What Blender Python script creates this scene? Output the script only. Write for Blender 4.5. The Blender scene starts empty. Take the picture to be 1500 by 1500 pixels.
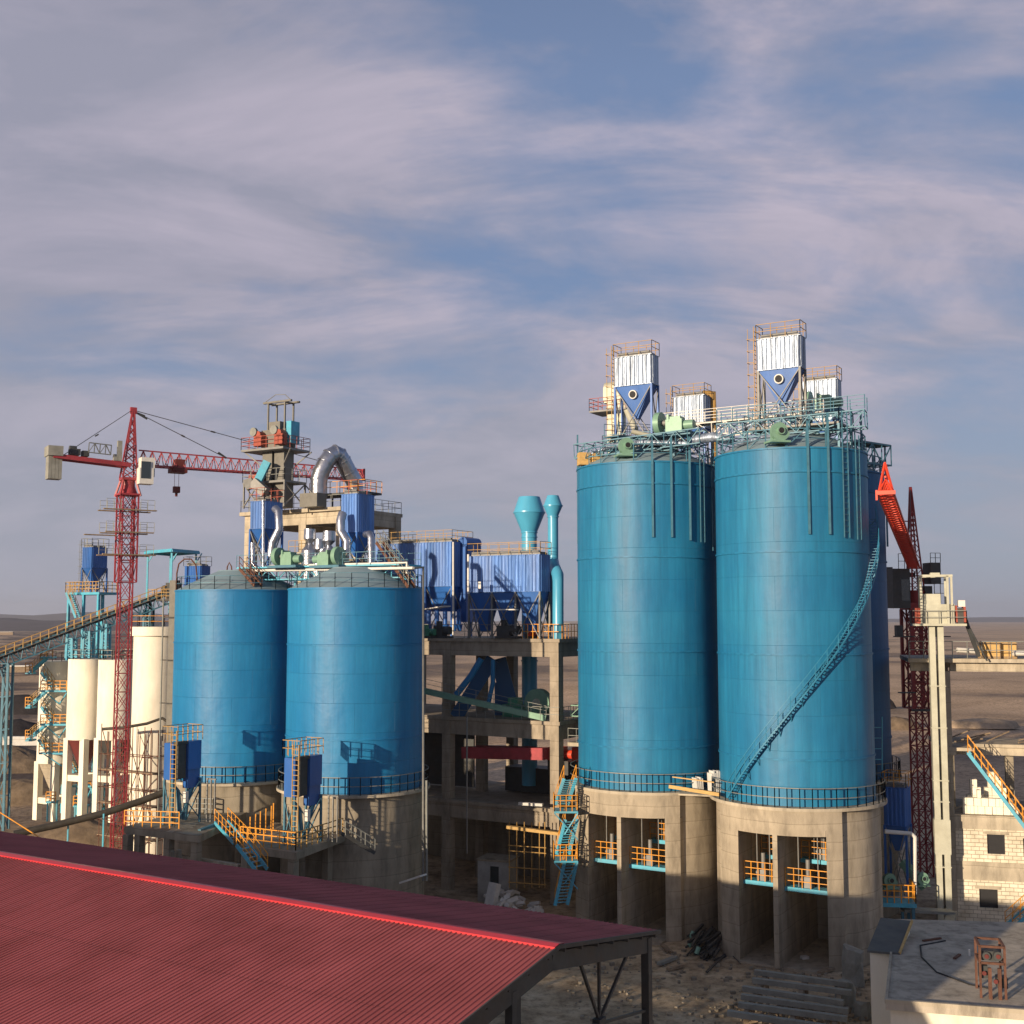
import bpy, math, random
from math import sin, cos, pi, radians, sqrt, atan2
random.seed(11)
SC = bpy.context.scene
COL = SC.collection
# ------------------------------------------------------------------ camera model
F = 1750.0; PITCH = math.atan(155/1750.0); CH = 24.0
def ray(px, py):
    u = (px-750)/F; v = (750-py)/F
    return u, cos(PITCH)-v*sin(PITCH), sin(PITCH)+v*cos(PITCH)
def W(px, py, Y):
    u, y, z = ray(px, py); t = Y/y
    return (u*t, Y, CH+z*t)
def G(px, py, z):
    u, y, zz = ray(px, py); t = (z-CH)/zz
    return (u*t, y*t, z)
def add3(a, b): return (a[0]+b[0], a[1]+b[1], a[2]+b[2])
def sub3(a, b): return (a[0]-b[0], a[1]-b[1], a[2]-b[2])
def mul3(a, k): return (a[0]*k, a[1]*k, a[2]*k)
def lerp(a, b, t): return tuple(a[i]+(b[i]-a[i])*t for i in range(len(a)))
def length(a): return sqrt(sum(x*x for x in a))
def norm(a):
    l = length(a) or 1; return tuple(x/l for x in a)
def cross(a, b): return (a[1]*b[2]-a[2]*b[1], a[2]*b[0]-a[0]*b[2], a[0]*b[1]-a[1]*b[0])
class Fr:
    def __init__(s, x=0, y=0, z=0, deg=0):
        s.o = (x, y, z); s.c = cos(radians(deg)); s.s = sin(radians(deg)); s.deg = deg
    def __call__(s, p):
        return (s.o[0]+p[0]*s.c-p[1]*s.s, s.o[1]+p[0]*s.s+p[1]*s.c, s.o[2]+p[2])
GRID = -31.0
# ------------------------------------------------------------------ mesh builder
class MB:
    def __init__(s, fr=None):
        s.v = []; s.f = []; s.sm = []; s.uv = {}; s.fr = fr or Fr()
    def add(s, vs, fs, smooth=False, uvs=None):
        n = len(s.v)
        s.v += [s.fr(p) for p in vs]
        for i, f in enumerate(fs):
            if uvs: s.uv[len(s.f)] = uvs[i]
            s.f.append([k+n for k in f]); s.sm.append(smooth)
        return s
    def box(s, x0, x1, y0, y1, z0, z1):
        v = [(x, y, z) for z in (z0, z1) for y in (y0, y1) for x in (x0, x1)]
        return s.add(v, [(0,2,3,1),(4,5,7,6),(0,1,5,4),(2,6,7,3),(0,4,6,2),(1,3,7,5)])
    def cbox(s, c, w, d, h, deg=0):
        f = Fr(c[0], c[1], c[2], deg)
        v = [f((x, y, z)) for z in (0, h) for y in (-d/2, d/2) for x in (-w/2, w/2)]
        return s.add(v, [(0,2,3,1),(4,5,7,6),(0,1,5,4),(2,6,7,3),(0,4,6,2),(1,3,7,5)])
    def beam(s, p, q, w, h=None):
        h = h or w
        d = norm(sub3(q, p))
        up = (0,0,1) if abs(d[2]) < .98 else (0,1,0)
        r = norm(cross(d, up)); u = cross(r, d)
        v = []
        for e in (p, q):
            for a, b in ((-1,-1),(1,-1),(1,1),(-1,1)):
                v.append(tuple(e[i]+r[i]*a*w/2+u[i]*b*h/2 for i in range(3)))
        return s.add(v, [(3,2,1,0),(4,5,6,7),(0,1,5,4),(1,2,6,5),(2,3,7,6),(3,0,4,7)])
    def path(s, pts, r, n=10, cap=True):
        rs = r if isinstance(r, (list, tuple)) else [r]*len(pts)
        v = []; prev = None
        for i, p in enumerate(pts):
            if i == 0: d = norm(sub3(pts[1], p))
            elif i == len(pts)-1: d = norm(sub3(p, pts[-2]))
            else: d = norm(add3(norm(sub3(p, pts[i-1])), norm(sub3(pts[i+1], p))))
            if prev is None:
                up = (0,0,1) if abs(d[2]) < .9 else (0,1,0)
                a = norm(cross(d, up))
            else:
                k = sum(prev[j]*d[j] for j in range(3))
                a = norm(tuple(prev[j]-k*d[j] for j in range(3)))
            prev = a; b = cross(d, a)
            for k in range(n):
                t = 2*pi*k/n
                v.append(tuple(p[j]+rs[i]*(cos(t)*a[j]+sin(t)*b[j]) for j in range(3)))
        f = []
        for i in range(len(pts)-1):
            for k in range(n):
                f.append((i*n+k, i*n+(k+1)%n, (i+1)*n+(k+1)%n, (i+1)*n+k))
        s.add(v, f, True)
        if cap:
            m = (len(pts)-1)*n
            s.add(v[:n], [tuple(range(n))[::-1]]); s.add(v[m:m+n], [tuple(range(n))])
        return s
    def tube(s, p, q, r, n=10, r2=None): return s.path([p, q], [r, r if r2 is None else r2], n)
    def lathe(s, cx, cy, prof, n=48, a0=0, a1=360, smooth=True, flat=False):
        full = abs(a1-a0) > 359.9; R = max(p[0] for p in prof)
        m = n if full else n+1
        for j in range(len(prof)-1):      # separate bands keep hard horizontal edges
            v = []; uvs = []; f = []
            for i in range(n+1):
                t = radians(a0+(a1-a0)*i/n)
                for k in (0, 1):
                    r, z = prof[j+k]; v.append((cx+r*cos(t), cy+r*sin(t), z))
            for i in range(n):
                f.append((2*i, 2*i+2, 2*i+3, 2*i+1))
                u0 = radians(a0+(a1-a0)*i/n)*R; u1 = radians(a0+(a1-a0)*(i+1)/n)*R
                z0 = prof[j][1]; z1 = prof[j+1][1]
                uvs.append(((u0,z0),(u1,z0),(u1,z1),(u0,z1)))
            s.add(v, f, smooth, uvs)
        return s
    def disc(s, cx, cy, z, r, n=48): return s.add([(cx+r*cos(2*pi*i/n), cy+r*sin(2*pi*i/n), z) for i in range(n)], [tuple(range(n))])
    def rail(s, pts, h=1.1, sp=1.1, t=.05, mids=1, kick=False):
        for a, b in zip(pts, pts[1:]):
            L = length(sub3(b, a)); k = max(1, round(L/sp))
            for i in range(k+1):
                p = lerp(a, b, i/k); s.beam(p, add3(p, (0,0,h)), t)
            for m in range(mids+1):
                z = h*(m+1)/(mids+1); s.beam(add3(a,(0,0,z)), add3(b,(0,0,z)), t*.9)
            if kick: s.beam(add3(a,(0,0,.08)), add3(b,(0,0,.08)), .02, .15)
        return s
    def truss(s, p, q, w, h, n, m=.1, d=None, side=None):
        """box truss between the bottom-centre points p and q"""
        d = d or m*.7
        ax = norm(sub3(q, p)); up = (0,0,1) if abs(ax[2]) < .9 else (side or (0,1,0))
        r = norm(cross(ax, up)); u = cross(r, ax)
        def c(t, a, b):
            e = lerp(p, q, t); return tuple(e[i]+r[i]*a*w/2+u[i]*b*h for i in range(3))
        for a in (-1, 1):
            for b in (0, 1): s.beam(c(0,a,b), c(1,a,b), m)
        for i in range(n+1):
            t = i/n
            for a in (-1, 1): s.beam(c(t,a,0), c(t,a,1), d)
            for b in (0, 1): s.beam(c(t,-1,b), c(t,1,b), d)
            if i < n:
                t2 = (i+1)/n
                for a in (-1, 1):
                    s.beam(c(t,a,i%2), c(t2,a,1-i%2), d)
                for b in (0, 1): s.beam(c(t,-1,b), c(t2,1,b), d*.8)
        return s
    def ladder(s, p, q, w=.45, t=.05, step=.35, side=(1,0,0)):
        o = mul3(side, w/2)
        s.beam(sub3(p,o), sub3(q,o), t); s.beam(add3(p,o), add3(q,o), t)
        k = max(1, int(length(sub3(q,p))/step))
        for i in range(1, k):
            e = lerp(p, q, i/k); s.beam(sub3(e,o), add3(e,o), t*.7)
        return s
    def corr(s, x0, x1, y0, y1, z0, z1, pitch=.3, amp=.05):
        """closed casing whose four sides are ribbed sheet"""
        pts = []
        cs = [(x0,y0),(x1,y0),(x1,y1),(x0,y1)]
        for i in range(4):
            a, b = cs[i], cs[(i+1)%4]
            L = sqrt((b[0]-a[0])**2+(b[1]-a[1])**2); k = max(2, round(L/pitch))
            dx, dy = (b[0]-a[0])/L, (b[1]-a[1])/L; nx, ny = dy, -dx
            for j in range(k):
                for f, o in ((0,0),(.35,0),(.5,1),(.85,1)):
                    t = (j+f)/k*L
                    pts.append((a[0]+dx*t+nx*o*amp, a[1]+dy*t+ny*o*amp))
        n = len(pts)
        v = [(p[0],p[1],z0) for p in pts]+[(p[0],p[1],z1) for p in pts]
        s.add(v, [(i,(i+1)%n,n+(i+1)%n,n+i) for i in range(n)])
        e = .04
        s.box(x0-.02-amp, x1+.02+amp, y0-.02-amp, y1+.02+amp, z1, z1+e)
        s.box(x0-amp, x1+amp, y0-amp, y1+amp, z0-e, z0)
        return s
    def pyr(s, x0, x1, y0, y1, z1, cx, cy, r, z0):
        """hopper: rectangle at z1 narrowing to a small square at z0"""
        v = [(x0,y0,z1),(x1,y0,z1),(x1,y1,z1),(x0,y1,z1),(cx-r,cy-r,z0),(cx+r,cy-r,z0),(cx+r,cy+r,z0),(cx-r,cy+r,z0)]
        return s.add(v, [(3,2,1,0),(4,5,6,7)][::-1]+[(i,(i+1)%4,4+(i+1)%4,4+i)[::-1] for i in range(4)])
    def build(s, name, mat, parent=None):
        me = bpy.data.meshes.new(name)
        o = parent.location if parent is not None else (0,0,0)
        if parent is not None:
            o = tuple(parent['_w'])
        else:
            xs = [v[0] for v in s.v]; ys = [v[1] for v in s.v]; zs = [v[2] for v in s.v]
            o = ((min(xs)+max(xs))/2, (min(ys)+max(ys))/2, min(zs))
        me.from_pydata([(v[0]-o[0], v[1]-o[1], v[2]-o[2]) for v in s.v], [], s.f)
        me.polygons.foreach_set('use_smooth', s.sm)
        if s.uv:
            l = me.uv_layers.new(name='UVMap')
            for fi, u in s.uv.items():
                for k, li in enumerate(me.polygons[fi].loop_indices): l.data[li].uv = u[k]
        me.materials.append(mat); me.update()
        ob = bpy.data.objects.new(name, me); COL.objects.link(ob)
        ob['_w'] = tuple(o)
        if parent is not None: ob.parent = parent
        else: ob.location = o
        return ob
def tag(o, label, cat, group=None):
    o['label'] = label; o['category'] = cat
    if group: o['group'] = group
    return o
def thing(name, loc, label, cat, group=None):
    o = bpy.data.objects.new(name, None); COL.objects.link(o)
    o.location = loc; o['_w'] = tuple(loc); o.empty_display_size = .3
    return tag(o, label, cat, group)
def struct(o, kind='structure'):
    o['kind'] = kind; return o
def kids(o): return [c for c in bpy.data.objects if c.parent == o]
def dup(root, delta, label, group=None):
    def cp(o, par):
        c = o.copy(); COL.objects.link(c); c.parent = par
        for ch in kids(o):
            if ch != c: cp(ch, c)
        return c
    r = cp(root, None); r.location = add3(tuple(root.location), delta); r['_w'] = tuple(r.location)
    r['label'] = label
    if group: r['group'] = group
    return r
# ------------------------------------------------------------------ materials
def mat(name, col, rough=.6, metal=0, var=.15, scale=1.0, bump=0, stretch=(1,1,1), dirt=None, dirtamt=.3, dirtscale=.4, spec=.5, fine=0):
    m = bpy.data.materials.new(name); m.use_nodes = True
    nt = m.node_tree; N = nt.nodes; L = nt.links
    b = N['Principled BSDF']; b.inputs['Roughness'].default_value = rough; b.inputs['Metallic'].default_value = metal
    b.inputs['Specular IOR Level'].default_value = spec
    g = N.new('ShaderNodeNewGeometry')
    mp = N.new('ShaderNodeMapping'); mp.inputs['Scale'].default_value = stretch
    L.new(g.outputs['Position'], mp.inputs['Vector'])
    n = N.new('ShaderNodeTexNoise'); n.inputs['Scale'].default_value = scale; n.inputs['Detail'].default_value = 6; n.inputs['Roughness'].default_value = .65
    L.new(mp.outputs[0], n.inputs['Vector'])
    r = N.new('ShaderNodeValToRGB')
    r.color_ramp.elements[0].position = .3; r.color_ramp.elements[1].position = .7
    r.color_ramp.elements[0].color = tuple(c*(1-var) for c in col)+(1,)
    r.color_ramp.elements[1].color = tuple(min(1, c*(1+var)) for c in col)+(1,)
    L.new(n.outputs['Fac'], r.inputs['Fac'])
    out = r.outputs['Color']
    if dirt:
        n2 = N.new('ShaderNodeTexNoise'); n2.inputs['Scale'].default_value = dirtscale; n2.inputs['Detail'].default_value = 8; n2.inputs['Roughness'].default_value = .7
        L.new(mp.outputs[0], n2.inputs['Vector'])
        r2 = N.new('ShaderNodeValToRGB'); r2.color_ramp.elements[0].position = .45; r2.color_ramp.elements[1].position = .72
        r2.color_ramp.elements[0].color = (0,0,0,1); r2.color_ramp.elements[1].color = (dirtamt,)*3+(1,)
        L.new(n2.outputs['Fac'], r2.inputs['Fac'])
        mx = N.new('ShaderNodeMix'); mx.data_type = 'RGBA'
        L.new(r2.outputs['Color'], mx.inputs[0]); L.new(out, mx.inputs[6]); mx.inputs[7].default_value = tuple(dirt)+(1,)
        out = mx.outputs[2]
    L.new(out, b.inputs['Base Color'])
    if bump:
        n3 = N.new('ShaderNodeTexNoise'); n3.inputs['Scale'].default_value = fine or scale*2; n3.inputs['Detail'].default_value = 5
        L.new(mp.outputs[0], n3.inputs['Vector'])
        bp = N.new('ShaderNodeBump'); bp.inputs['Strength'].default_value = 1; bp.inputs['Distance'].default_value = bump
        L.new(n3.outputs['Fac'], bp.inputs['Height']); L.new(bp.outputs[0], b.inputs['Normal'])
    m['_c'] = 1
    return m
def plated(name, c1, c2, rough, pw=4.5, ph=1.5, bump=.01, streak=.25):
    """rolled steel plates on a cylinder: UV runs along the arc and up"""
    m = bpy.data.materials.new(name); m.use_nodes = True
    nt = m.node_tree; N = nt.nodes; L = nt.links; b = N['Principled BSDF']
    b.inputs['Roughness'].default_value = rough; b.inputs['Specular IOR Level'].default_value = .4
    uv = N.new('ShaderNodeUVMap')
    br = N.new('ShaderNodeTexBrick'); br.inputs['Scale'].default_value = 1
    br.inputs['Brick Width'].default_value = pw; br.inputs['Row Height'].default_value = ph
    br.inputs['Mortar Size'].default_value = .010; br.inputs['Mortar Smooth'].default_value = .4
    br.inputs['Color1'].default_value = tuple(c1)+(1,); br.inputs['Color2'].default_value = tuple(c2)+(1,)
    br.inputs['Mortar'].default_value = tuple(x*.93 for x in c1)+(1,)
    L.new(uv.outputs[0], br.inputs['Vector'])
    mp = N.new('ShaderNodeMapping'); mp.inputs['Scale'].default_value = (1.6, .09, 1); L.new(uv.outputs[0], mp.inputs['Vector'])
    n = N.new('ShaderNodeTexNoise'); n.inputs['Scale'].default_value = 1.0; n.inputs['Detail'].default_value = 7; n.inputs['Roughness'].default_value = .7
    L.new(mp.outputs[0], n.inputs['Vector'])
    r = N.new('ShaderNodeValToRGB'); r.color_ramp.elements[0].position = .35; r.color_ramp.elements[1].position = .75
    r.color_ramp.elements[0].color = (1-streak,)*3+(1,); r.color_ramp.elements[1].color = (1+streak*.5, 1+streak*.4, 1+streak*.3, 1)
    L.new(n.outputs['Fac'], r.inputs['Fac'])
    n4 = N.new('ShaderNodeTexNoise'); n4.inputs['Scale'].default_value = .22; n4.inputs['Detail'].default_value = 4
    L.new(uv.outputs[0], n4.inputs['Vector'])
    r4 = N.new('ShaderNodeValToRGB'); r4.color_ramp.elements[0].position = .35; r4.color_ramp.elements[1].position = .7
    r4.color_ramp.elements[0].color = (.86,.9,.94,1); r4.color_ramp.elements[1].color = (1.12,1.08,1.02,1)
    L.new(n4.outputs['Fac'], r4.inputs['Fac'])
    mx = N.new('ShaderNodeMix'); mx.data_type = 'RGBA'; mx.blend_type = 'MULTIPLY'; mx.inputs[0].default_value = 1
    L.new(br.outputs['Color'], mx.inputs[6]); L.new(r.outputs[0], mx.inputs[7])
    m2 = N.new('ShaderNodeMix'); m2.data_type = 'RGBA'; m2.blend_type = 'MULTIPLY'; m2.inputs[0].default_value = 1
    L.new(mx.outputs[2], m2.inputs[6]); L.new(r4.outputs[0], m2.inputs[7]); L.new(m2.outputs[2], b.inputs['Base Color'])
    rr = N.new('ShaderNodeMapRange'); rr.inputs[3].default_value = rough-.08; rr.inputs[4].default_value = rough+.14
    L.new(n4.outputs['Fac'], rr.inputs[0]); L.new(rr.outputs[0], b.inputs['Roughness'])
    n3 = N.new('ShaderNodeTexNoise'); n3.inputs['Scale'].default_value = .55; n3.inputs['Detail'].default_value = 3
    L.new(uv.outputs[0], n3.inputs['Vector'])
    ad = N.new('ShaderNodeMath'); ad.operation = 'MULTIPLY_ADD'; ad.inputs[1].default_value = -.25
    L.new(br.outputs['Fac'], ad.inputs[0]); L.new(n3.outputs['Fac'], ad.inputs[2])
    bp = N.new('ShaderNodeBump'); bp.inputs['Strength'].default_value = 1; bp.inputs['Distance'].default_value = bump*6
    L.new(ad.outputs[0], bp.inputs['Height']); L.new(bp.outputs[0], b.inputs['Normal'])
    return m
def concrete(name, col, rough=.9, pour=1.25, stain=.5):
    m = mat(name, col, rough, 0, .22, .45, .012, (1,1,.28), dirt=tuple(c*.42 for c in col), dirtamt=stain*1.6, dirtscale=1.1, spec=.2, fine=6)
    nt = m.node_tree; N = nt.nodes; L = nt.links; b = N['Principled BSDF']
    src = b.inputs['Base Color'].links[0].from_socket
    g = N.new('ShaderNodeNewGeometry'); sp = N.new('ShaderNodeSeparateXYZ'); L.new(g.outputs['Position'], sp.inputs[0])
    n = N.new('ShaderNodeTexNoise'); n.inputs['Scale'].default_value = .35; L.new(g.outputs['Position'], n.inputs['Vector'])
    ma = N.new('ShaderNodeMath'); ma.operation = 'MULTIPLY_ADD'; ma.inputs[1].default_value = .35; L.new(n.outputs['Fac'], ma.inputs[0]); L.new(sp.outputs['Z'], ma.inputs[2])
    d = N.new('ShaderNodeMath'); d.operation = 'DIVIDE'; d.inputs[1].default_value = pour; L.new(ma.outputs[0], d.inputs[0])
    fr = N.new('ShaderNodeMath'); fr.operation = 'FRACT'; L.new(d.outputs[0], fr.inputs[0])
    r = N.new('ShaderNodeValToRGB'); e = r.color_ramp.elements
    e[0].position = 0; e[0].color = (.55,.54,.52,1); e[1].position = .06; e[1].color = (1,1,1,1)
    k = e.new(.5); k.color = (.93,.93,.93,1); k = e.new(.97); k.color = (1.05,1.05,1.05,1)
    L.new(fr.outputs[0], r.inputs[0])
    mx = N.new('ShaderNodeMix'); mx.data_type = 'RGBA'; mx.blend_type = 'MULTIPLY'; mx.inputs[0].default_value = .85
    L.new(src, mx.inputs[6]); L.new(r.outputs[0], mx.inputs[7]); L.new(mx.outputs[2], b.inputs['Base Color'])
    return m
def blockwork(name, deg, c1, c2, mortar, bw=.6, bh=.3, mw=.018, ns=1.1, rough=.9):
    m = bpy.data.materials.new(name); m.use_nodes = True
    nt = m.node_tree; N = nt.nodes; L = nt.links; b = N['Principled BSDF']; b.inputs['Roughness'].default_value = rough; b.inputs['Specular IOR Level'].default_value = .2
    g = N.new('ShaderNodeNewGeometry'); sp = N.new('ShaderNodeSeparateXYZ'); L.new(g.outputs['Position'], sp.inputs[0])
    dt = N.new('ShaderNodeVectorMath'); dt.operation = 'DOT_PRODUCT'; dt.inputs[1].default_value = (cos(radians(deg)), sin(radians(deg)), 0)
    L.new(g.outputs['Position'], dt.inputs[0])
    c = N.new('ShaderNodeCombineXYZ'); L.new(dt.outputs['Value'], c.inputs[0]); L.new(sp.outputs['Z'], c.inputs[1])
    br = N.new('ShaderNodeTexBrick'); br.inputs['Scale'].default_value = 1; br.inputs['Brick Width'].default_value = bw; br.inputs['Row Height'].default_value = bh
    br.inputs['Mortar Size'].default_value = mw; br.inputs['Color1'].default_value = tuple(c1)+(1,); br.inputs['Color2'].default_value = tuple(c2)+(1,); br.inputs['Mortar'].default_value = tuple(mortar)+(1,)
    L.new(c.outputs[0], br.inputs['Vector'])
    n = N.new('ShaderNodeTexNoise'); n.inputs['Scale'].default_value = ns; n.inputs['Detail'].default_value = 8; L.new(g.outputs['Position'], n.inputs['Vector'])
    r = N.new('ShaderNodeValToRGB'); r.color_ramp.elements[0].color = (.75,.73,.7,1); r.color_ramp.elements[0].position = .3; r.color_ramp.elements[1].position = .6
    L.new(n.outputs['Fac'], r.inputs[0])
    mx = N.new('ShaderNodeMix'); mx.data_type = 'RGBA'; mx.blend_type = 'MULTIPLY'; mx.inputs[0].default_value = 1
    L.new(br.outputs['Color'], mx.inputs[6]); L.new(r.outputs[0], mx.inputs[7]); L.new(mx.outputs[2], b.inputs['Base Color'])
    bp = N.new('ShaderNodeBump'); bp.inputs['Distance'].default_value = .02; bp.invert = True; L.new(br.outputs['Fac'], bp.inputs['Height']); L.new(bp.outputs[0], b.inputs['Normal'])
    return m
M = dict(
 silo = plated('silo_blue_paint', (.014,.188,.372), (.018,.203,.39), .49, 6, 2.45, .007, .30),
 silo_l = plated('silo_left_blue_paint', (.012,.196,.43), (.016,.214,.452), .47, 3.2, 2.2, .010, .22),
 silo_d = plated('silo_blue_shaded_copy', (.008,.10,.26), (.009,.11,.28), .5),  # darker copy of the silo blue, shade of the back silos in its colour
 steel_b = mat('blue_green_steel', (.055,.17,.24), .5, .1, .2, 2),
 cyan = mat('cyan_painted_steel', (.075,.42,.58), .45, 0, .15, 1.5, dirt=(.2,.2,.17), dirtamt=.5),
 stackc = mat('cyan_stack_paint', (.075,.36,.55), .33, 0, .1, .8, .01, (1,1,.4)),
 yellow = mat('yellow_painted_steel', (.75,.31,.02), .5, 0, .15, 2, dirt=(.3,.16,.05), dirtamt=.6),
 ochre = mat('faded_yellow_steel', (.42,.25,.07), .6, 0, .2, 2),
 grail = mat('grey_galvanised_rail', (.23,.24,.22), .55, .3, .2, 2),
 royal = mat('royal_blue_sheet', (.024,.125,.42), .38, .05, .18, .6, .015, (1,1,.35), dirt=(.10,.16,.3), dirtamt=.35),
 royal_c = mat('royal_blue_cladding', (.10,.225,.54), .34, .25, .35, 1.2, .03, (1,1,.12), dirt=(.25,.3,.45), dirtamt=.5, fine=3),
 silver = mat('aluminium_cladding', (.30,.36,.45), .45, .5, .6, 2.8, .14, (1,1,.07), fine=3),
 duct = mat('aluminium_duct', (.46,.48,.53), .3, .9, .2, 1.5, .03, (1,1,1), fine=3),
 concrete = concrete('cast_concrete', (.42,.36,.27)),
 concrete_w = concrete('pale_concrete', (.48,.42,.32)),
 concrete_d = concrete('weathered_concrete', (.31,.27,.205)),
 coneroof = mat('cement_dusted_roof', (.20,.30,.35), .85, 0, .2, .8, .01, dirt=(.16,.16,.15), dirtamt=.6),
 cream = mat('cream_render', (.90,.85,.71), .85, 0, .07, .5, .004, (1,1,.3), dirt=(.45,.38,.27), dirtamt=.45, dirtscale=.35, spec=.2),
 red = mat('crane_red_paint', (.35,.04,.05), .5, 0, .2, 1.5, dirt=(.15,.03,.03), dirtamt=.5),
 redl = mat('bright_red_paint', (.75,.07,.03), .5, 0, .12, 1.5),
 roofred = blockwork('red_roof_sheet', -31.74, (.43,.110,.110), (.41,.106,.106), (.365,.095,.096), .84, .93, .008, .35, .65),
 ridge = mat('red_ridge_cap', (.62,.035,.045), .4, .1, .08, 1),
 darksteel = mat('dark_primer_steel', (.055,.06,.06), .6, .2, .25, 1.5, dirt=(.12,.07,.04), dirtamt=.4),
 rust = mat('rusty_steel', (.14,.065,.042), .85, .2, .35, 3, .01),
 maroon = mat('maroon_paint', (.13,.022,.018), .7, 0, .2, 1),
 green = mat('pale_green_machine_paint', (.20,.36,.26), .4, .1, .12, 2),
 dkgreen = mat('green_machine_paint', (.07,.27,.16), .4, .1, .15, 2),
 elev = mat('pale_green_grey_casing', (.50,.50,.40), .5, .2, .12, 1.2, dirt=(.3,.28,.2), dirtamt=.5),
 white = mat('white_paint', (.72,.70,.64), .55, 0, .1, 2),
 grey = mat('mid_grey_steel', (.22,.22,.21), .6, .3, .2, 2),
 beige = mat('beige_machine_casing', (.17,.165,.145), .6, .1, .15, 2),
 orange = mat('orange_red_paint', (.34,.065,.035), .6, 0, .2, 2),
 wood = mat('raw_plywood', (.56,.36,.13), .8, 0, .2, 3, .01, (1,1,4)),
 plank = mat('old_planks', (.27,.20,.13), .9, 0, .35, 3, .01),
 stairb = mat('blue_stair_paint', (.03,.20,.33), .5, 0, .2, 2),
 concrete_p = concrete('platform_concrete', (.37,.315,.24)),
 black = mat('black_rubber_and_openings', (.015,.015,.017), .7, 0, .2, 3),  # rubber, and the discs and panels that paint dark openings
 glass = mat('dark_window_glass', (.03,.04,.045), .12, 0, .1, 1, spec=.8),
 cabin = mat('grey_cabin_render', (.36,.36,.34), .9, 0, .2, 1.5, .01, dirt=(.15,.14,.12), dirtamt=.6),
 foam = mat('white_block', (.62,.61,.57), .9, 0, .12, 2, .01),
 block = blockwork('cream_blockwork', -14, (.82,.75,.60), (.72,.66,.52), (.40,.34,.25)),
 mast_d = mat('dark_red_mast', (.26,.022,.022), .6, .1, .2, 1.5),
 pipe = mat('dark_bare_pipe', (.075,.065,.05), .6, .3, .3, 1.2, .01),
 pale_pipe = mat('grey_concrete_pole', (.27,.27,.235), .8, 0, .25, 1.2, .01),
 fabric = mat('grey_roof_felt', (.10,.105,.10), .8, 0, .25, .6, .01, dirt=(.2,.18,.14), dirtamt=.5),
)
SKY_STRENGTH = .092; SKYK = 1.0; SUN_E = 5.0; HAZE = 0.0001; EXPO = 0.32
# ------------------------------------------------------------------ sky, sun, ground
SUN_EL, SUN_AZ = 9.6, 40.5          # the sun stands behind the camera, 40 degrees to its left
w = bpy.data.worlds.new('World'); SC.world = w; w.use_nodes = True
nt = w.node_tree; N = nt.nodes; L = nt.links
bg = N['Background']; bg.inputs['Strength'].default_value = SKY_STRENGTH
sk = N.new('ShaderNodeTexSky'); sk.sky_type = 'NISHITA'; sk.sun_disc = False
sk.sun_elevation = radians(SUN_EL); sk.sun_rotation = radians(180+SUN_AZ); sk.altitude = 900
sk.air_density = 1.0; sk.dust_density = 1.5; sk.ozone_density = 2.0
tc = N.new('ShaderNodeTexCoord'); sp = N.new('ShaderNodeSeparateXYZ'); L.new(tc.outputs['Generated'], sp.inputs[0])
def math_(op, a, b=None, c=None):
    n = N.new('ShaderNodeMath'); n.operation = op
    for i, x in enumerate((a, b, c)):
        if x is None: continue
        if isinstance(x, (int, float)): n.inputs[i].default_value = x
        else: L.new(x, n.inputs[i])
    return n.outputs[0]
zz = math_('ADD', math_('MAXIMUM', sp.outputs['Z'], 0), .36)
cx_ = math_('DIVIDE', sp.outputs['X'], zz); cy_ = math_('DIVIDE', sp.outputs['Y'], zz)
cb = N.new('ShaderNodeCombineXYZ'); L.new(cx_, cb.inputs[0]); L.new(cy_, cb.inputs[1])
def cloud(scale, rot, sc, loc, detail, rough, dist):
    mp = N.new('ShaderNodeMapping'); mp.inputs['Rotation'].default_value = (0,0,radians(rot)); mp.inputs['Scale'].default_value = sc; mp.inputs['Location'].default_value = loc
    L.new(cb.outputs[0], mp.inputs['Vector'])
    n = N.new('ShaderNodeTexNoise'); n.inputs['Scale'].default_value = scale; n.inputs['Detail'].default_value = detail
    n.inputs['Roughness'].default_value = rough; n.inputs['Distortion'].default_value = dist
    L.new(mp.outputs[0], n.inputs['Vector']); return n.outputs['Fac']
big = cloud(1.5, 20, (.9,1.1,1), (5.3,2.2,0), 9, .56, .25)
fine = cloud(3.2, -28, (.7,1.35,1), (0,5,0), 10, .58, .5)
wisp = cloud(8, -30, (.55,1.4,1), (9,2,0), 9, .62, .7)
f = math_('ADD', math_('ADD', math_('MULTIPLY', big, 1.1), math_('MULTIPLY', fine, .65)), math_('MULTIPLY', wisp, .2))
bias = math_('MULTIPLY_ADD', sp.outputs['X'], -.34, 0)      # cloud thickens toward the left of the view
f = math_('ADD', f, bias)
rp = N.new('ShaderNodeValToRGB'); e = rp.color_ramp.elements; e[0].position = .78; e[0].color = (0,0,0,1); e[1].position = 1.30; e[1].color = (1,1,1,1)
L.new(f, rp.inputs[0])
rc = N.new('ShaderNodeValToRGB'); e = rc.color_ramp.elements
e[0].position = .40; e[0].color = (2.9*SKYK,2.9*SKYK,3.65*SKYK,1); e[1].position = .68; e[1].color = (4.65*SKYK,4.15*SKYK,4.95*SKYK,1)
L.new(fine, rc.inputs[0])
amt = math_('MULTIPLY', rp.outputs[0], .93)
base = N.new('ShaderNodeMix'); base.data_type = 'RGBA'; base.inputs[0].default_value = .74
L.new(sk.outputs[0], base.inputs[6]); base.inputs[7].default_value = (1.75*SKYK,2.4*SKYK,4.05*SKYK,1)
mx = N.new('ShaderNodeMix'); mx.data_type = 'RGBA'
L.new(amt, mx.inputs[0]); L.new(base.outputs[2], mx.inputs[6]); L.new(rc.outputs[0], mx.inputs[7])
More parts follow.
